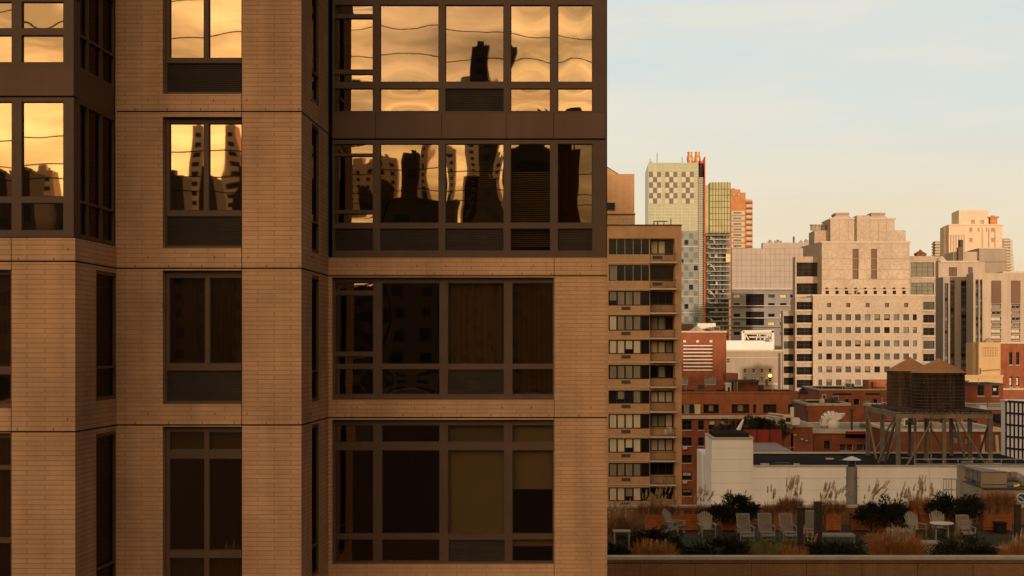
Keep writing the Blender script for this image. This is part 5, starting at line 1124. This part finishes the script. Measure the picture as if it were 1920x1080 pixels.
for zz in (.25,.55): q.bar((xA-.04,D0,zT0-1.3*zz*1.6), (xC-.04,D1,zT1-1.5*zz*1.6), .05, .04, 'dframe')
q.build('side_cover', dk)
q = MB(); q.box(X(1841,D0), X(1960,D0), D0-.5, D0+3.5, CZ-10.2, Z(916,D0), 'duct'); q.box(X(1840,D0), X(1961,D0), D0-.56, D0+3.6, Z(916,D0), Z(914,D0), 'dframe'); q.box(X(1842,D0), X(1888,D0), D0-.03, D0, Z(909,D0), Z(908,D0), 'dframe'); q.build('plenum', dk)
q = MB(); 
for k in range(7):
    a0 = math.radians(180-k*25); a1 = math.radians(180-(k+1)*25); cc = Vector((X(1912,D0), D0+1.2, Z(916,D0)))
    q.tube(cc+Vector((.62*math.cos(a0),0,.5*math.sin(a0))), cc+Vector((.62*math.cos(a1),0,.5*math.sin(a1))), .26, 'duct2' if k < 4 else 'galv', 12)
q.build('elbow_duct', dk)
q = MB(); q.tube((X(1906,D0),D0+.6,Z(915,D0)), (X(1918,D0),D0+.6,Z(912,D0)), .14, 'brass', 12); q.build('brass_valve', dk)
sg = thing('round_sign', 'round blue and white badge on the tan plenum at the right edge', 'sign', (X(1909.5,D0), D0-.53, Z(931,D0)))
q = MB(); cc = Vector((X(1909.5,D0), D0-.53, Z(931,D0))); r_ = 9.2*D0/F
q.tube(cc, cc+Vector((0,.04,0)), r_, 'whitep', 28); q.build('disc', sg)
q = MB(); q.tube(cc-Vector((0,.012,0)), cc+Vector((0,-.002,0)), r_*.74, 'blue', 28); q.build('blue_field', sg)
q = MB(); pts = [(-.62,.30),(-.25,.22),(.15,-.02),(.5,-.45),(.35,-.5),(.02,-.2),(-.3,.02),(-.6,.12)]
q.face([(cc.x+a*r_, cc.y-.016, cc.z+b*r_) for a, b in pts], 'whitep'); q.build('white_swoosh', sg)
ys = 76
grail('ladder_cage', 'thin metal rail cage beside the duct housing on the low roof', [(X(1769,ys),ys),(X(1786,ys),ys+.2),(X(1802,ys),ys-1)], Z(938,ys), 1.15, 3, 'railing', .022)
ys = 68.5; t = thing('vent_stack', 'tall round metal vent stack with a pale blue conical rain cap', 'vent', (X(1597,ys), ys, CZ-10.2))
c = (X(1597,ys), ys, CZ-10.2); zs = Z(875,ys)-c[2]; r_ = 10.5*ys/F
q = MB(); q.lathe(c, [(r_,0),(r_,zs*.3),(r_*1.03,zs*.3+.01),(r_*1.03,zs*.3+.05),(r_,zs*.3+.06),(r_,zs*.72),(r_*1.03,zs*.72+.01),(r_*1.03,zs*.72+.05),(r_,zs*.72+.06),(r_*.98,zs)], 'galv', 24); q.build('stack_pipe', t, smooth=False)
q = MB(); zc = Z(862.5,ys)
for k in range(4): a = k*math.pi/2+.5; q.tube((c[0]+r_*.9*math.cos(a),c[1]+r_*.9*math.sin(a),c[2]+zs-.2), (c[0]+r_*.9*math.cos(a),c[1]+r_*.9*math.sin(a),zc), .02, 'galv', 6)
q.lathe((c[0],c[1],c[2]+zs), [(r_*.6,0),(r_*.6,.3)], 'dframe', 14); q.build('cap_bracket', t)
q = MB(); q.lathe((c[0],c[1],zc), [(r_*1.65,0),(r_*1.65,.025),(.04,Z(855.5,ys)-zc)], 'bluecap', 24); q.build('rain_cap', t)
q = MB()
for k, py in enumerate((896,912)): q.tube((c[0]-r_*1.25,c[1],Z(py,ys)), (c[0]+r_*1.25,c[1],Z(py,ys)), .02, 'galv', 6)
q.build('bracket', t)

# ================================================================ ROOF GARDEN
ZG = CZ-8.4; D0, D1 = 50.0, 66.0
gb = building('low tan brick building whose roof carries the garden, along the bottom of the picture', D0, 1143, 1990, 'garden_building', 'building')
x0, x1 = X(1100,D0)-1, X(2080,D0)
q = MB(); q.box(x0, x1, D0, D0+.35, 0, CZ-7.64, 'rail_brick'); q.box(x0, x1+4, D1, D1+.35, 0, CZ-7.62, 'rail_brick'); q.box(x0, x1+4, D0+.35, D1, 0, ZG-.02, 'deck'); q.build('wall', gb)
q = MB(); q.box(x0, x1, D0-.08, D0+.45, CZ-7.64, CZ-7.54, 'coping'); q.build('coping', gb); q = MB(); q.box(x0, x1+4, D1-.08, D1+.45, CZ-7.62, CZ-7.52, 'coping'); q.build('coping', gb)
q = MB(); q.box(x0, x1, D0-.012, D0+.001, Z(1056.5,D0), Z(1055,D0), 'joint')
for i in range(9): x = X(1200+i*104,D0); q.box(x, x+.014, D0-.01, D0+.001, 40, Z(1056,D0), 'joint')
q.build('expansion_joint', gb)
q = MB(); q.face([(x0+.2,D0+.6,ZG+.004),(x1-.2,D0+.6,ZG+.004),(x1-.2,61.5,ZG+.004),(x0+.2,61.5,ZG+.004)], 'lawn'); q.build('lawn', kind='structure')
q = MB(); gr = random.Random(3)
for i in range(26000):
    x = gr.uniform(1.2, x1-.4); y = gr.uniform(51,61.2); a = gr.uniform(0,6.28); h = gr.uniform(.02,.055); w_ = .008
    q.face([(x-w_*math.cos(a),y-w_*math.sin(a),ZG), (x+w_*math.cos(a),y+w_*math.sin(a),ZG), (x+gr.uniform(-.02,.02),y+gr.uniform(-.02,.02),ZG+h)], 'lawn')
q.build('lawn_grass', kind='stuff', label='short dark green lawn grass of the roof garden', cat='grass')
gz = lambda py: 8.4*F/(py-HY)     # distance of the garden floor under a photo row

def slat_grp(q, xs, f, k, w=.05, t=.02):
    for x in xs: q.bar(*f(x), w, t, k)
def adirondack(loc, label, rz=0):
    t = thing('adirondack_chair', label, 'chair', loc, 'fan-backed garden chairs', rz); o = Vector(loc)
    P = lambda a, b, c: o+Vector((a,b,c)); k = 'chairw'
    q = MB()
    for i in range(6): y = -.42+i*.1; z = .38-.022*i; q.bar(P(-.27,y,z), P(.27,y,z), .085, .02, k)
    q.build('seat', t)
    q = MB(); n = 7
    for i in range(n):
        u = (i-3)/3; h = 1.0-.17*u*u-.05*abs(u); q.bar(P(u*.21,.10,.28), P(u*.31,.10+.36*h,.28+.78*h), .078, .02, k)
        a = P(u*.31,.10+.36*h,.28+.78*h); q.bar(a, a+Vector((0,.012,.03)), .05, .02, k)
    q.bar(P(-.25,.2,.42), P(.25,.2,.42), .02, .06, k); q.bar(P(-.31,.37,.76), P(.31,.37,.76), .02, .06, k); q.build('backrest', t)
    for s in (-1, 1):
        q = MB(); q.bar(P(s*.34,-.46,.56), P(s*.33,.30,.56), .13, .022, k); q.build('armrest', t)
        q = MB(); q.bar(P(s*.30,-.40,0), P(s*.30,-.40,.55), .025, .09, k); q.build('leg', t)
        q = MB(); q.bar(P(s*.28,-.44,.34), P(s*.28,.52,.02), .025, .09, k); q.build('leg', t)
    return t
def deckchair(loc, label, rz=0):
    t = thing('deck_chair', label, 'chair', loc, 'tall-backed reclining garden chairs', rz); o = Vector(loc)
    P = lambda a, b, c: o+Vector((a,b,c)); k = 'chairw'
    q = MB()
    for i in range(9): y = -.30+i*.065; q.bar(P(-.25,y,.40), P(.25,y,.40-.01*i/9), .05, .016, k)
    for s in (-1,1): q.bar(P(s*.27,-.34,.40), P(s*.27,.28,.37), .03, .05, k)
    q.build('seat', t)
    q = MB()
    for s in (-1,1): q.bar(P(s*.27,.26,.36), P(s*.27,.55,1.12), .045, .03, k)
    q.bar(P(-.29,.55,1.12), P(.29,.55,1.12), .03, .06, k); q.bar(P(-.25,.30,.44), P(.25,.30,.44), .025, .05, k)
    q.build('back_frame', t)
    q = MB()
    for i in range(11): x = -.22+i*.044; q.bar(P(x,.30,.46), P(x,.545,1.10), .03, .012, 'chairt')
    q.build('back_slats', t)
    for s in (-1,1):
        q = MB(); q.bar(P(s*.31,-.34,.62), P(s*.31,.38,.66), .05, .025, k); q.build('armrest', t)
        q = MB(); q.bar(P(s*.30,-.33,0), P(s*.30,-.30,.61), .035, .045, k); q.build('leg', t)
        q = MB(); q.bar(P(s*.29,.40,0), P(s*.29,.30,.64), .035, .045, k); q.build('leg', t)
    q = MB()
    for z, y in ((.10,-.33),(.22,-.34),(.31,-.48)): q.bar(P(-.29,y,z), P(.29,y,z), .03, .035, k)
    for s in (-1,1): q.bar(P(s*.24,-.36,.36), P(s*.24,-.62,.28), .025, .04, k)
    for i in range(4): q.bar(P(-.25,-.4-i*.065,.345-i*.02), P(.25,-.4-i*.065,.345-i*.02), .05, .014, k)
    q.build('footrest', t)
    return t
def dining_chair(loc, label, rz=0):
    t = thing('garden_armchair', label, 'chair', loc, 'square-backed garden armchairs', rz); o = Vector(loc)
    P = lambda a, b, c: o+Vector((a,b,c)); k = 'chairw'
    q = MB()
    for i in range(8): q.bar(P(-.25,-.24+i*.066,.44), P(.25,-.24+i*.066,.44), .052, .02, k)
    q.bar(P(-.27,-.27,.41), P(.27,-.27,.41), .03, .07, k); q.build('seat', t)
    q = MB(); q.bar(P(-.28,.30,.90), P(.28,.30,.90), .035, .08, k); q.bar(P(-.25,.26,.55), P(.25,.26,.55), .03, .05, k)
    for i in range(9): x = -.22+i*.055; q.bar(P(x,.265,.56), P(x,.30,.88), .034, .014, k)
    q.build('backrest', t)
    for s in (-1,1):
        q = MB(); q.bar(P(s*.28,-.25,0), P(s*.28,-.25,.64), .045, .045, k); q.build('leg', t)
        q = MB(); q.bar(P(s*.27,.24,0), P(s*.27,.24,.5), .045, .045, k); q.bar(P(s*.27,.24,.5), P(s*.27,.30,.90), .045, .045, k); q.build('leg', t)
        q = MB(); q.bar(P(s*.29,-.30,.65), P(s*.28,.28,.66), .06, .025, k); q.build('armrest', t)
    return t
def L_(px, py): d = gz(py); return (X(px,d), d, ZG)
adirondack(L_(1262,1000), 'fan-backed chair turned sideways beside the dark shrub at the left of the garden', 1.0)
adirondack(L_(1325,1006), 'fan-backed chair standing alone, second from the left, facing the lawn', .15)
adirondack(L_(1716,1006), 'fan-backed chair left of the round table, half behind the large orange grass', .35)
adirondack(L_(1759,1004), 'fan-backed chair directly behind the round white table', -.05)
deckchair(L_(1398,1015), 'tall-backed reclining chair in front of the black shrub, leftmost of its row', .12)
deckchair(L_(1437,1014), 'tall-backed reclining chair in the middle of the row of three', .06)
deckchair(L_(1478,1014), 'tall-backed reclining chair just left of the dark timber posts', .1)
deckchair(L_(1516,1008), 'reclining chair half hidden between the two dark timber posts', -.2)
dining_chair(L_(1813,1017), 'square-backed armchair right of the round table, the nearer one', .08)
dining_chair(L_(1806,1006), 'square-backed armchair just behind the nearer armchair', -.1)
# round table
d = gz(1012); c = (X(1766,d), d, ZG); t = thing('round_table', 'round pale garden table between the fan-backed chair and the armchairs', 'table', c)
q = MB(); q.lathe((c[0],c[1],ZG+.70), [(.50,0),(.52,.01),(.52,.035),(.50,.045)], 'whitep', 32); q.lathe((c[0],c[1],ZG+.64), [(.42,0),(.42,.06)], 'chairw', 24); q.build('tabletop', t)
for k in range(4): a = k*math.pi/2+.6; q = MB(); q.bar((c[0]+.38*math.cos(a),c[1]+.38*math.sin(a),ZG), (c[0]+.34*math.cos(a),c[1]+.34*math.sin(a),ZG+.66), .05, .05, 'chairw'); q.build('leg', t)
# slatted coffee tables and benches
def low_table(px0, px1, py, pyt, dep, label, k='chairw', name='low_table', cat='table'):
    d = gz(py); xa_, xb_ = X(px0,d), X(px1,d); zt_ = Z(pyt,d+dep); zt_ = ZG+(zt_-ZG)
    t = thing(name, label, cat, ((xa_+xb_)/2, d+dep/2, ZG)); q = MB(); n = int((xb_-xa_)/.085)
    for i in range(n): x = xa_+(i+.5)*(xb_-xa_)/n; q.box(x-.036, x+.036, d, d+dep, zt_-.025, zt_, k)
    q.box(xa_, xb_, d-.02, d, zt_-.07, zt_, k); q.box(xa_, xb_, d+dep, d+dep+.02, zt_-.07, zt_, k); q.build('tabletop', t)
    for x in (xa_+.05, xb_-.05):
        for y in (d+.05, d+dep-.05): q = MB(); q.box(x-.03, x+.03, y-.03, y+.03, ZG, zt_-.026, k); q.build('leg', t)
    return t
low_table(1539, 1604, 1022, 999, .75, 'low slatted table on the lawn right of the timber posts')
low_table(1672, 1712, 1014, 991, .8, 'small pale slatted table behind the large orange grass')
low_table(1855, 1905, 1040, 1024, .7, 'low pale bench near the right end of the lawn', name='bench', cat='bench')
# lattice box
d = 53.2; xa_, xb_ = X(1722,d), X(1762,d); z1_ = ZG+.86; t = thing('lattice_counter', 'counter with a grey top and white diagonal lattice front beside the large orange grass', 'counter', ((xa_+xb_)/2, d, ZG))
q = MB(); q.box(X(1708,d), X(1768,d), d-.1, d+.75, z1_, z1_+.06, 'gstone'); q.build('countertop', t)
q = MB(); n = 7; w_ = xb_-xa_; h = .84
for s in (1,-1):
    for i in range(-n, n+1):
        u0 = i*w_/n*1.0; pts = []
        a = max(0, u0); b = min(w_, u0+h*.8)
        if b-a < .03: continue
        z0_ = (a-u0)/.8; z1q = (b-u0)/.8
        xa2, xb2 = (xa_+a, xa_+b) if s > 0 else (xb_-a, xb_-b)
        q.bar((xa2,d-.01*s,ZG+z0_), (xb2,d-.01*s,ZG+z1q), .035, .012, 'whitep')
q.box(xa_-.03, xa_, d-.03, d+.6, ZG, z1_, 'chairw'); q.box(xb_, xb_+.03, d-.03, d+.6, ZG, z1_, 'chairw'); q.build('lattice_panel', t)
q = MB(); q.box(xa_, xb_, d+.3, d+.6, ZG, z1_-.01, 'post'); q.build('cabinet', t)
for i, z_ in enumerate((.72,.36)):
    q = MB(); q.lathe((xa_+.42,d-.09,ZG+z_), [(.02,0),(.07,.03),(.07,.06),(.02,.09)], 'brass', 12); q.build('lantern', loc=(xa_+.42,d-.09,ZG+z_), smooth=True, label=['upper of two small brass lanterns hung on the white lattice','lower of two small brass lanterns hung on the white lattice'][i], cat='lantern', group='brass lanterns')
# timber posts
for i, (px, pt_, py, w_, lb) in enumerate(((1502,951,1040,.28,'thick dark timber post left of the slatted table'),(1534,941,1022,.30,'tallest dark timber post, right of the reclining chairs'),(1908,946,1008,.24,'dark timber post at the far right edge of the garden'))):
    d = gz(py); x = X(px,d); q = MB(); zt_ = Z(pt_,d)
    q.box(x-w_/2, x+w_/2, d-w_/2, d+w_/2, ZG, zt_-.05, 'post'); q.box(x-w_/2-.02, x+w_/2+.02, d-w_/2-.02, d+w_/2+.02, zt_-.05, zt_, 'post'); q.box(x-w_/2-.01, x+w_/2+.01, d-w_/2-.01, d+w_/2+.01, ZG, ZG+.1, 'post')
    q.build('timber_post', loc=(x,d,ZG), label=lb, cat='post', group='dark timber posts')
# planters
pl = ['cedar planter behind the sideways chair','cedar planter between the two leftmost fan-backed chairs','cedar planter under the black shrub','cedar planter behind the reclining chairs','cedar planter right of the tallest timber post','dark cedar planter left of the middle black shrub','cedar planter under the middle black shrub','cedar planter behind the fan-backed chair near the table','cedar planter behind the armchairs','bright cedar planter holding tall brown grass at the right']
P_ = [(1225,28),(1290,40),(1367,28),(1462,20),(1563,26),(1614,32),(1650,28),(1735,16),(1800,22),(1870,52)]
for i, ((px, w_), lb) in enumerate(zip(P_, pl)):
    d = 63.6; xa_, xb_ = X(px-w_/2,d), X(px+w_/2,d); t = thing('planter_box', lb, 'planter', (X(px,d), d+.35, ZG), 'orange cedar planters')
    q = MB(); nb = 5; h = .68/nb
    for j in range(nb): z_ = ZG+.03+j*h; q.box(xa_, xb_, d, d+.7, z_, z_+h-.012, 'terra')
    q.box(xa_+.02, xb_-.02, d+.02, d+.68, ZG+.02, ZG+.69, 'post'); q.build('box_boards', t)
    q = MB(); q.box(xa_-.02, xb_+.02, d-.02, d+.06, ZG+.70, ZG+.735, 'terra'); q.build('trim', t); q = MB(); q.box(xa_-.02, xb_+.02, d+.64, d+.72, ZG+.70, ZG+.735, 'terra'); q.build('trim', t)
    for x in (xa_-.02, xb_-.05): q = MB(); q.box(x, x+.07, d-.025, d, ZG, ZG+.70, 'terra'); q.build('corner_board', t)
d = 63; q = MB(); q.box(X(1866,d), X(1885,d), d-.2, d+.25, ZG, ZG+.42, 'black'); q.box(X(1864,d), X(1887,d), d-.24, d+.29, ZG+.42, ZG+.47, 'black'); q.build('waste_bin', loc=(X(1875,d),d,ZG), label='small black bin in front of the bright right-hand planter', cat='bin')
# white framed grill cabinet at far left
d = 54.6; t = thing('grill_cabinet', 'small white framed cabinet at the left corner of the garden', 'cabinet', (X(1166,d), d, ZG))
q = MB(); xa_, xb_ = X(1151,d), X(1181,d); zt_ = Z(998,d)
q.box(xa_, xb_, d, d+.5, ZG+.05, zt_, 'dframe'); q.box(xa_-.03, xb_+.03, d-.04, d+.55, zt_, zt_+.04, 'gstone')
for x in (xa_, xb_-.06): q.box(x, x+.06, d-.03, d-.001, ZG+.05, zt_, 'chairw')
q.build('casing', t)
q = MB(); q.box(X(1157,d), X(1174,d), d-.02, d-.001, Z(1012,d), Z(1004,d), 'black'); q.build('opening', t)
# ---- grasses
def blades(q, r, c, n, h, spread, k, lean=.25, w=.012, rbase=.18, droop=.5, seg=3):
    for i in range(n):
        a = r.uniform(0, 6.283); rb = rbase*math.sqrt(r.random()); x, y = c[0]+rb*math.cos(a), c[1]+rb*math.sin(a)
        a2 = a+r.uniform(-.6,.6); out = spread*r.uniform(.15,1)**1.2; hh = h*r.uniform(.55,1.05); ww = w*r.uniform(.6,1.3)
        px_, py_ = -math.sin(a2)*ww, math.cos(a2)*ww
        if r.random() < .5: px_, py_ = ww, 0
        prev = None
        for s in range(seg+1):
            u = s/seg; rx = out*u**1.7; z = c[2]+hh*(u-droop*.45*u*u*u*(out/spread if spread else 1))
            p = (x+rx*math.cos(a2), y+rx*math.sin(a2), z); f = 1-u*.8
            cur = ((p[0]-px_*f, p[1]-py_*f, p[2]), (p[0]+px_*f, p[1]+py_*f, p[2]))
            if prev: q.face([prev[0], prev[1], cur[1], cur[0]], k)
            prev = cur
def plume(q, r, base, h, k, dirx):
    """feathery seed head on a thin stalk"""
    top = Vector(base)+Vector((dirx*h*.55+r.uniform(-.14,.10), r.uniform(-.15,.15), h)); b = Vector(base)
    q.bar(b, top, .008, .008, k)
    for i in range(22):
        u = i/22; p = b.lerp(top, .74+.3*u)
        for s in range(4):
            a = r.uniform(0,6.28); l = .062*(1-.6*u)*r.uniform(.6,1.2); e = p+Vector((math.cos(a)*l+dirx*.05, math.sin(a)*l, .03)); v = Vector((.012,0,.012))
            q.face([p-v*.7, p+v*.7, e+v*.8, e-v*.5], k)
GL = {}
def grass(px, d, zb, h, spread, n, k, npl, kp, label, plh=None, wx=0, dirx=.25, group='ornamental grasses'):
    r = random.Random(int(px*7+n)); c = (X(px,d), d, zb); t = thing('grass_clump', label, 'ornamental grass', c, group)
    q = MB(); ks = max(1, int(wx/.35)+1) if wx else 1
    for j in range(ks):
        cx = c[0]+(0 if ks == 1 else -wx/2+wx*j/(ks-1)); blades(q, r, (cx, c[1]+r.uniform(-.15,.15), c[2]), n//ks, h*r.uniform(.85,1.05), spread, k, rbase=.16)
    q.build('blades', t)
    if npl:
        q = MB()
        for i in range(npl):
            x = c[0]+r.uniform(-.5,.5)*max(wx, spread); plume(q, r, (x, c[1]+r.uniform(-.2,.2), c[2]+h*.35), (plh or h*1.1)*r.uniform(.45,1.02), kp, dirx*r.uniform(.2,1.5))
        q.build('seed_heads', t)
# back row, in planters along the parapet (floor + .7)
zp_ = ZG+.66; d = 64.1
grass(1163, 60.5, ZG, 1.35, .7, 800, 'grass_b', 26, 'grass_p', 'wide brown grass at the left corner of the garden, next to the near building', 1.3, 1.0)
grass(1226, d, zp_, .75, .5, 600, 'grass_b', 22, 'grass_p', 'feathery brown grass behind the sideways chair', 1.15, 1.0, .4)
grass(1253, d, zp_, .6, .4, 350, 'grass_b', 10, 'grass_p', 'low brown grass between the two leftmost fan-backed chairs', .8, .7, .2)
grass(1312, d, zp_, .6, .5, 600, 'grass_b', 14, 'grass_p', 'brown grass with a few tall plumes just left of the black shrub', 1.15, 1.0, .5)
grass(1447, d, zp_, .7, .35, 300, 'grass_b', 6, 'grass_p', 'thin brown grass behind the middle reclining chair', 1.2, .4, .1)
grass(1482, d, zp_, .95, .35, 800, 'grass_b', 22, 'grass_p', 'tall pale-plumed grass left of the dark timber posts', 1.45, .7, .45)
grass(1555, d, zp_, .85, .45, 800, 'grass_b', 26, 'grass_p', 'pale-plumed grass left of the vent stack', 1.25, 1.1, .5)
grass(1627, d, zp_, .7, .3, 350, 'grass_b', 16, 'grass_p', 'leaning pale plumes just right of the vent stack', 1.4, .35, .9)
grass(1694, d, zp_, .75, .4, 500, 'grass_b', 16, 'grass_p', 'pale-plumed grass right of the middle black shrub', 1.3, .5, .4)
grass(1729, d, zp_, 1.05, .35, 900, 'grass_o', 24, 'grass_p', 'tall orange-brown grass left of the right black shrub', 1.45, .7, .3)
grass(1870, 63.9, zp_, 1.25, .35, 1700, 'grass_b', 0, 'grass_p', 'dense upright brown grass in the bright right-hand planter', None, 1.1)
# front row against the near parapet
grass(1226, 51.6, ZG, 1.35, .55, 1300, 'grass_o', 30, 'grass_p', 'round orange grass at the lower left of the lawn', .8, .9, .1)
grass(1440, 51.9, ZG, 1.25, .5, 500, 'grass_y', 10, 'grass_y', 'sparse yellow-green grass in front of the reclining chairs', .9, .8, .1)
grass(1488, 51.6, ZG, 1.25, .4, 600, 'grass_o', 4, 'grass_o', 'small orange grass at the foot of the left timber post', .7, .5, .1)
grass(1515, 53.5, ZG, .95, .4, 400, 'grass_b', 8, 'grass_p', 'thin brown grass between the timber posts', 1.2, .3, .2)
grass(1682, 51.9, ZG, 1.6, .7, 2600, 'grass_o', 60, 'grass_p', 'largest orange grass mound, next to the white lattice', 1.15, 1.2, .05)
grass(1912, 51.9, ZG, 1.4, .6, 1200, 'grass_o', 14, 'grass_p', 'orange grass at the lower right corner of the garden', 1.15, .9, .2)
# ---- junipers and other dark shrubs
def juniper(px, d, zb, w, h, n, label, k='juni', spiky=1.0, name='juniper', cat='shrub', group='dark spreading shrubs', dep=None):
    r = random.Random(int(px+n)); c = Vector((X(px,d), d, zb)); t = thing(name, label, cat, c, group); dep = dep or w*.5
    q = MB()
    for i in range(9): a = r.uniform(0,6.28); u = r.uniform(.4,.8); q.tube(c, c+Vector((math.cos(a)*w*.5*u, math.sin(a)*dep*.5*u, h*r.uniform(.3,.75))), .04, 'bark', 5, .012)
    q.build('stem', t)
    q = MB()
    cl_ = []
    for i in range(26):
        a = r.uniform(0,6.283); u = r.uniform(.1,1)**.5; top = (1-.65*u*u)*r.uniform(.55,1.0)
        cl_.append((c+Vector((math.cos(a)*w*.46*u, math.sin(a)*dep*.46*u, h*top*.86)), Vector((math.cos(a)*u+r.uniform(-.3,.3), math.sin(a)*u*.6, r.uniform(.15,.6))).normalized(), r.uniform(.16,.34)*(w/2.2)))
    for i in range(n):
        p0, dr, sz = cl_[i % 26] if i % 4 else (c+Vector((r.uniform(-.4,.4)*w, r.uniform(-.3,.3)*dep, r.uniform(.02,.45)*h)), Vector((0,0,1)), .22)
        v = Vector((r.gauss(0,1), r.gauss(0,1), r.gauss(0,.55))); v = v.normalized()*sz*r.random()**.5
        p = p0+v+dr*r.uniform(0,.22); d_ = (dr*.9+v.normalized()*.8+Vector((r.uniform(-.3,.3),r.uniform(-.3,.3),r.uniform(-.1,.3)))).normalized()
        l = r.uniform(.07,.19)*spiky; sd = d_.cross(Vector((r.uniform(-1,1),r.uniform(-1,1),r.uniform(-1,1)))).normalized()*l*.17
        if p.z < c.z: p.z = c.z+r.uniform(0,.1)
        q.face([p-sd, p+sd, p+d_*l], k); q.face([p-sd*.8+d_*l*.2, p+d_*l*.7+sd*2.2, p+d_*l*.5], k)
    q.build('foliage', t)
juniper(1372, 63.0, ZG+.4, 2.3, 1.5, 5200, 'black spreading shrub behind the leftmost reclining chair')
juniper(1222, 55.0, ZG, 2.5, 1.3, 4800, 'black spreading shrub in front of the sideways chair')
juniper(1345, 52.2, ZG, 2.6, 1.42, 4600, 'low black shrub in front of the lone fan-backed chair, against the near wall')
juniper(1162, 51.8, ZG, 1.1, 1.35, 2200, 'small black shrub in the lower left corner of the garden')
juniper(1658, 62.5, ZG+.3, 2.4, 1.55, 5200, 'black spreading shrub right of the vent stack, behind the orange mound')
juniper(1795, 63.0, ZG+.5, 2.6, 1.45, 5600, 'widest black shrub, behind the armchairs and the duct housing')
juniper(1566, 52.2, ZG, 2.6, 1.4, 4400, 'low black shrub in front of the slatted table, against the near wall')
juniper(1812, 52.2, ZG, 2.7, 1.42, 4600, 'low black shrub right of the white lattice, against the near wall')
for i, (px, py) in enumerate(((1182,985),(1480,1030),(1632,1020),(1800,1008))):
    d = min(gz(py), 60); r = random.Random(i); q = MB(); c = Vector((X(px,d),d,ZG))
    blades(q, r, tuple(c), 160, .5, .4, 'grass_y', w=.02, rbase=.12)
    q.build('flowering_plant', loc=c, label=['small yellowish plant at the left between brown grass and shrub','small yellowish plant in front of the third reclining chair','small yellowish plant left of the large orange mound','small yellowish plant under the armchairs'][i], cat='plant', group='small yellowish plants')
# terrace shrubs behind the white wall
d = 130
juniper(1368, d, Z(832,d), 2.6, 3.2, 4200, 'bushy dark green shrub at the left end of the brick terrace', 'leaf', 1.6, 'terrace_shrub', group='terrace shrubs', dep=2.0)
juniper(1402, d+2, Z(832,d), 2.4, 2.9, 3400, 'dark shrub above the red fence, next to the bushiest one', 'leaf', 1.6, 'terrace_shrub', group='terrace shrubs', dep=2.0)
juniper(1430, d+2, Z(832,d), 2.4, 3.2, 3400, 'dark shrub in the middle above the red fence', 'juni', 1.8, 'terrace_shrub', group='terrace shrubs', dep=2.0)
juniper(1455, d+2, Z(832,d), 2.0, 2.8, 2800, 'dark shrub above the right end of the red fence', 'leaf', 1.8, 'terrace_shrub', group='terrace shrubs', dep=2.0)
q = MB(); q.tube((X(1380,d-1),d-1,Z(815,d)), (X(1394,d-1),d-1,Z(785,d)), .3, 'whitep', 8, .08); q.tube((X(1380,d-1),d-1,Z(832,d)), (X(1380,d-1),d-1,Z(786,d)), .05, 'dframe', 6)
q.build('folded_parasol', loc=(X(1380,d-1),d-1,Z(832,d)), label='folded white parasol leaning among the terrace shrubs', cat='parasol')
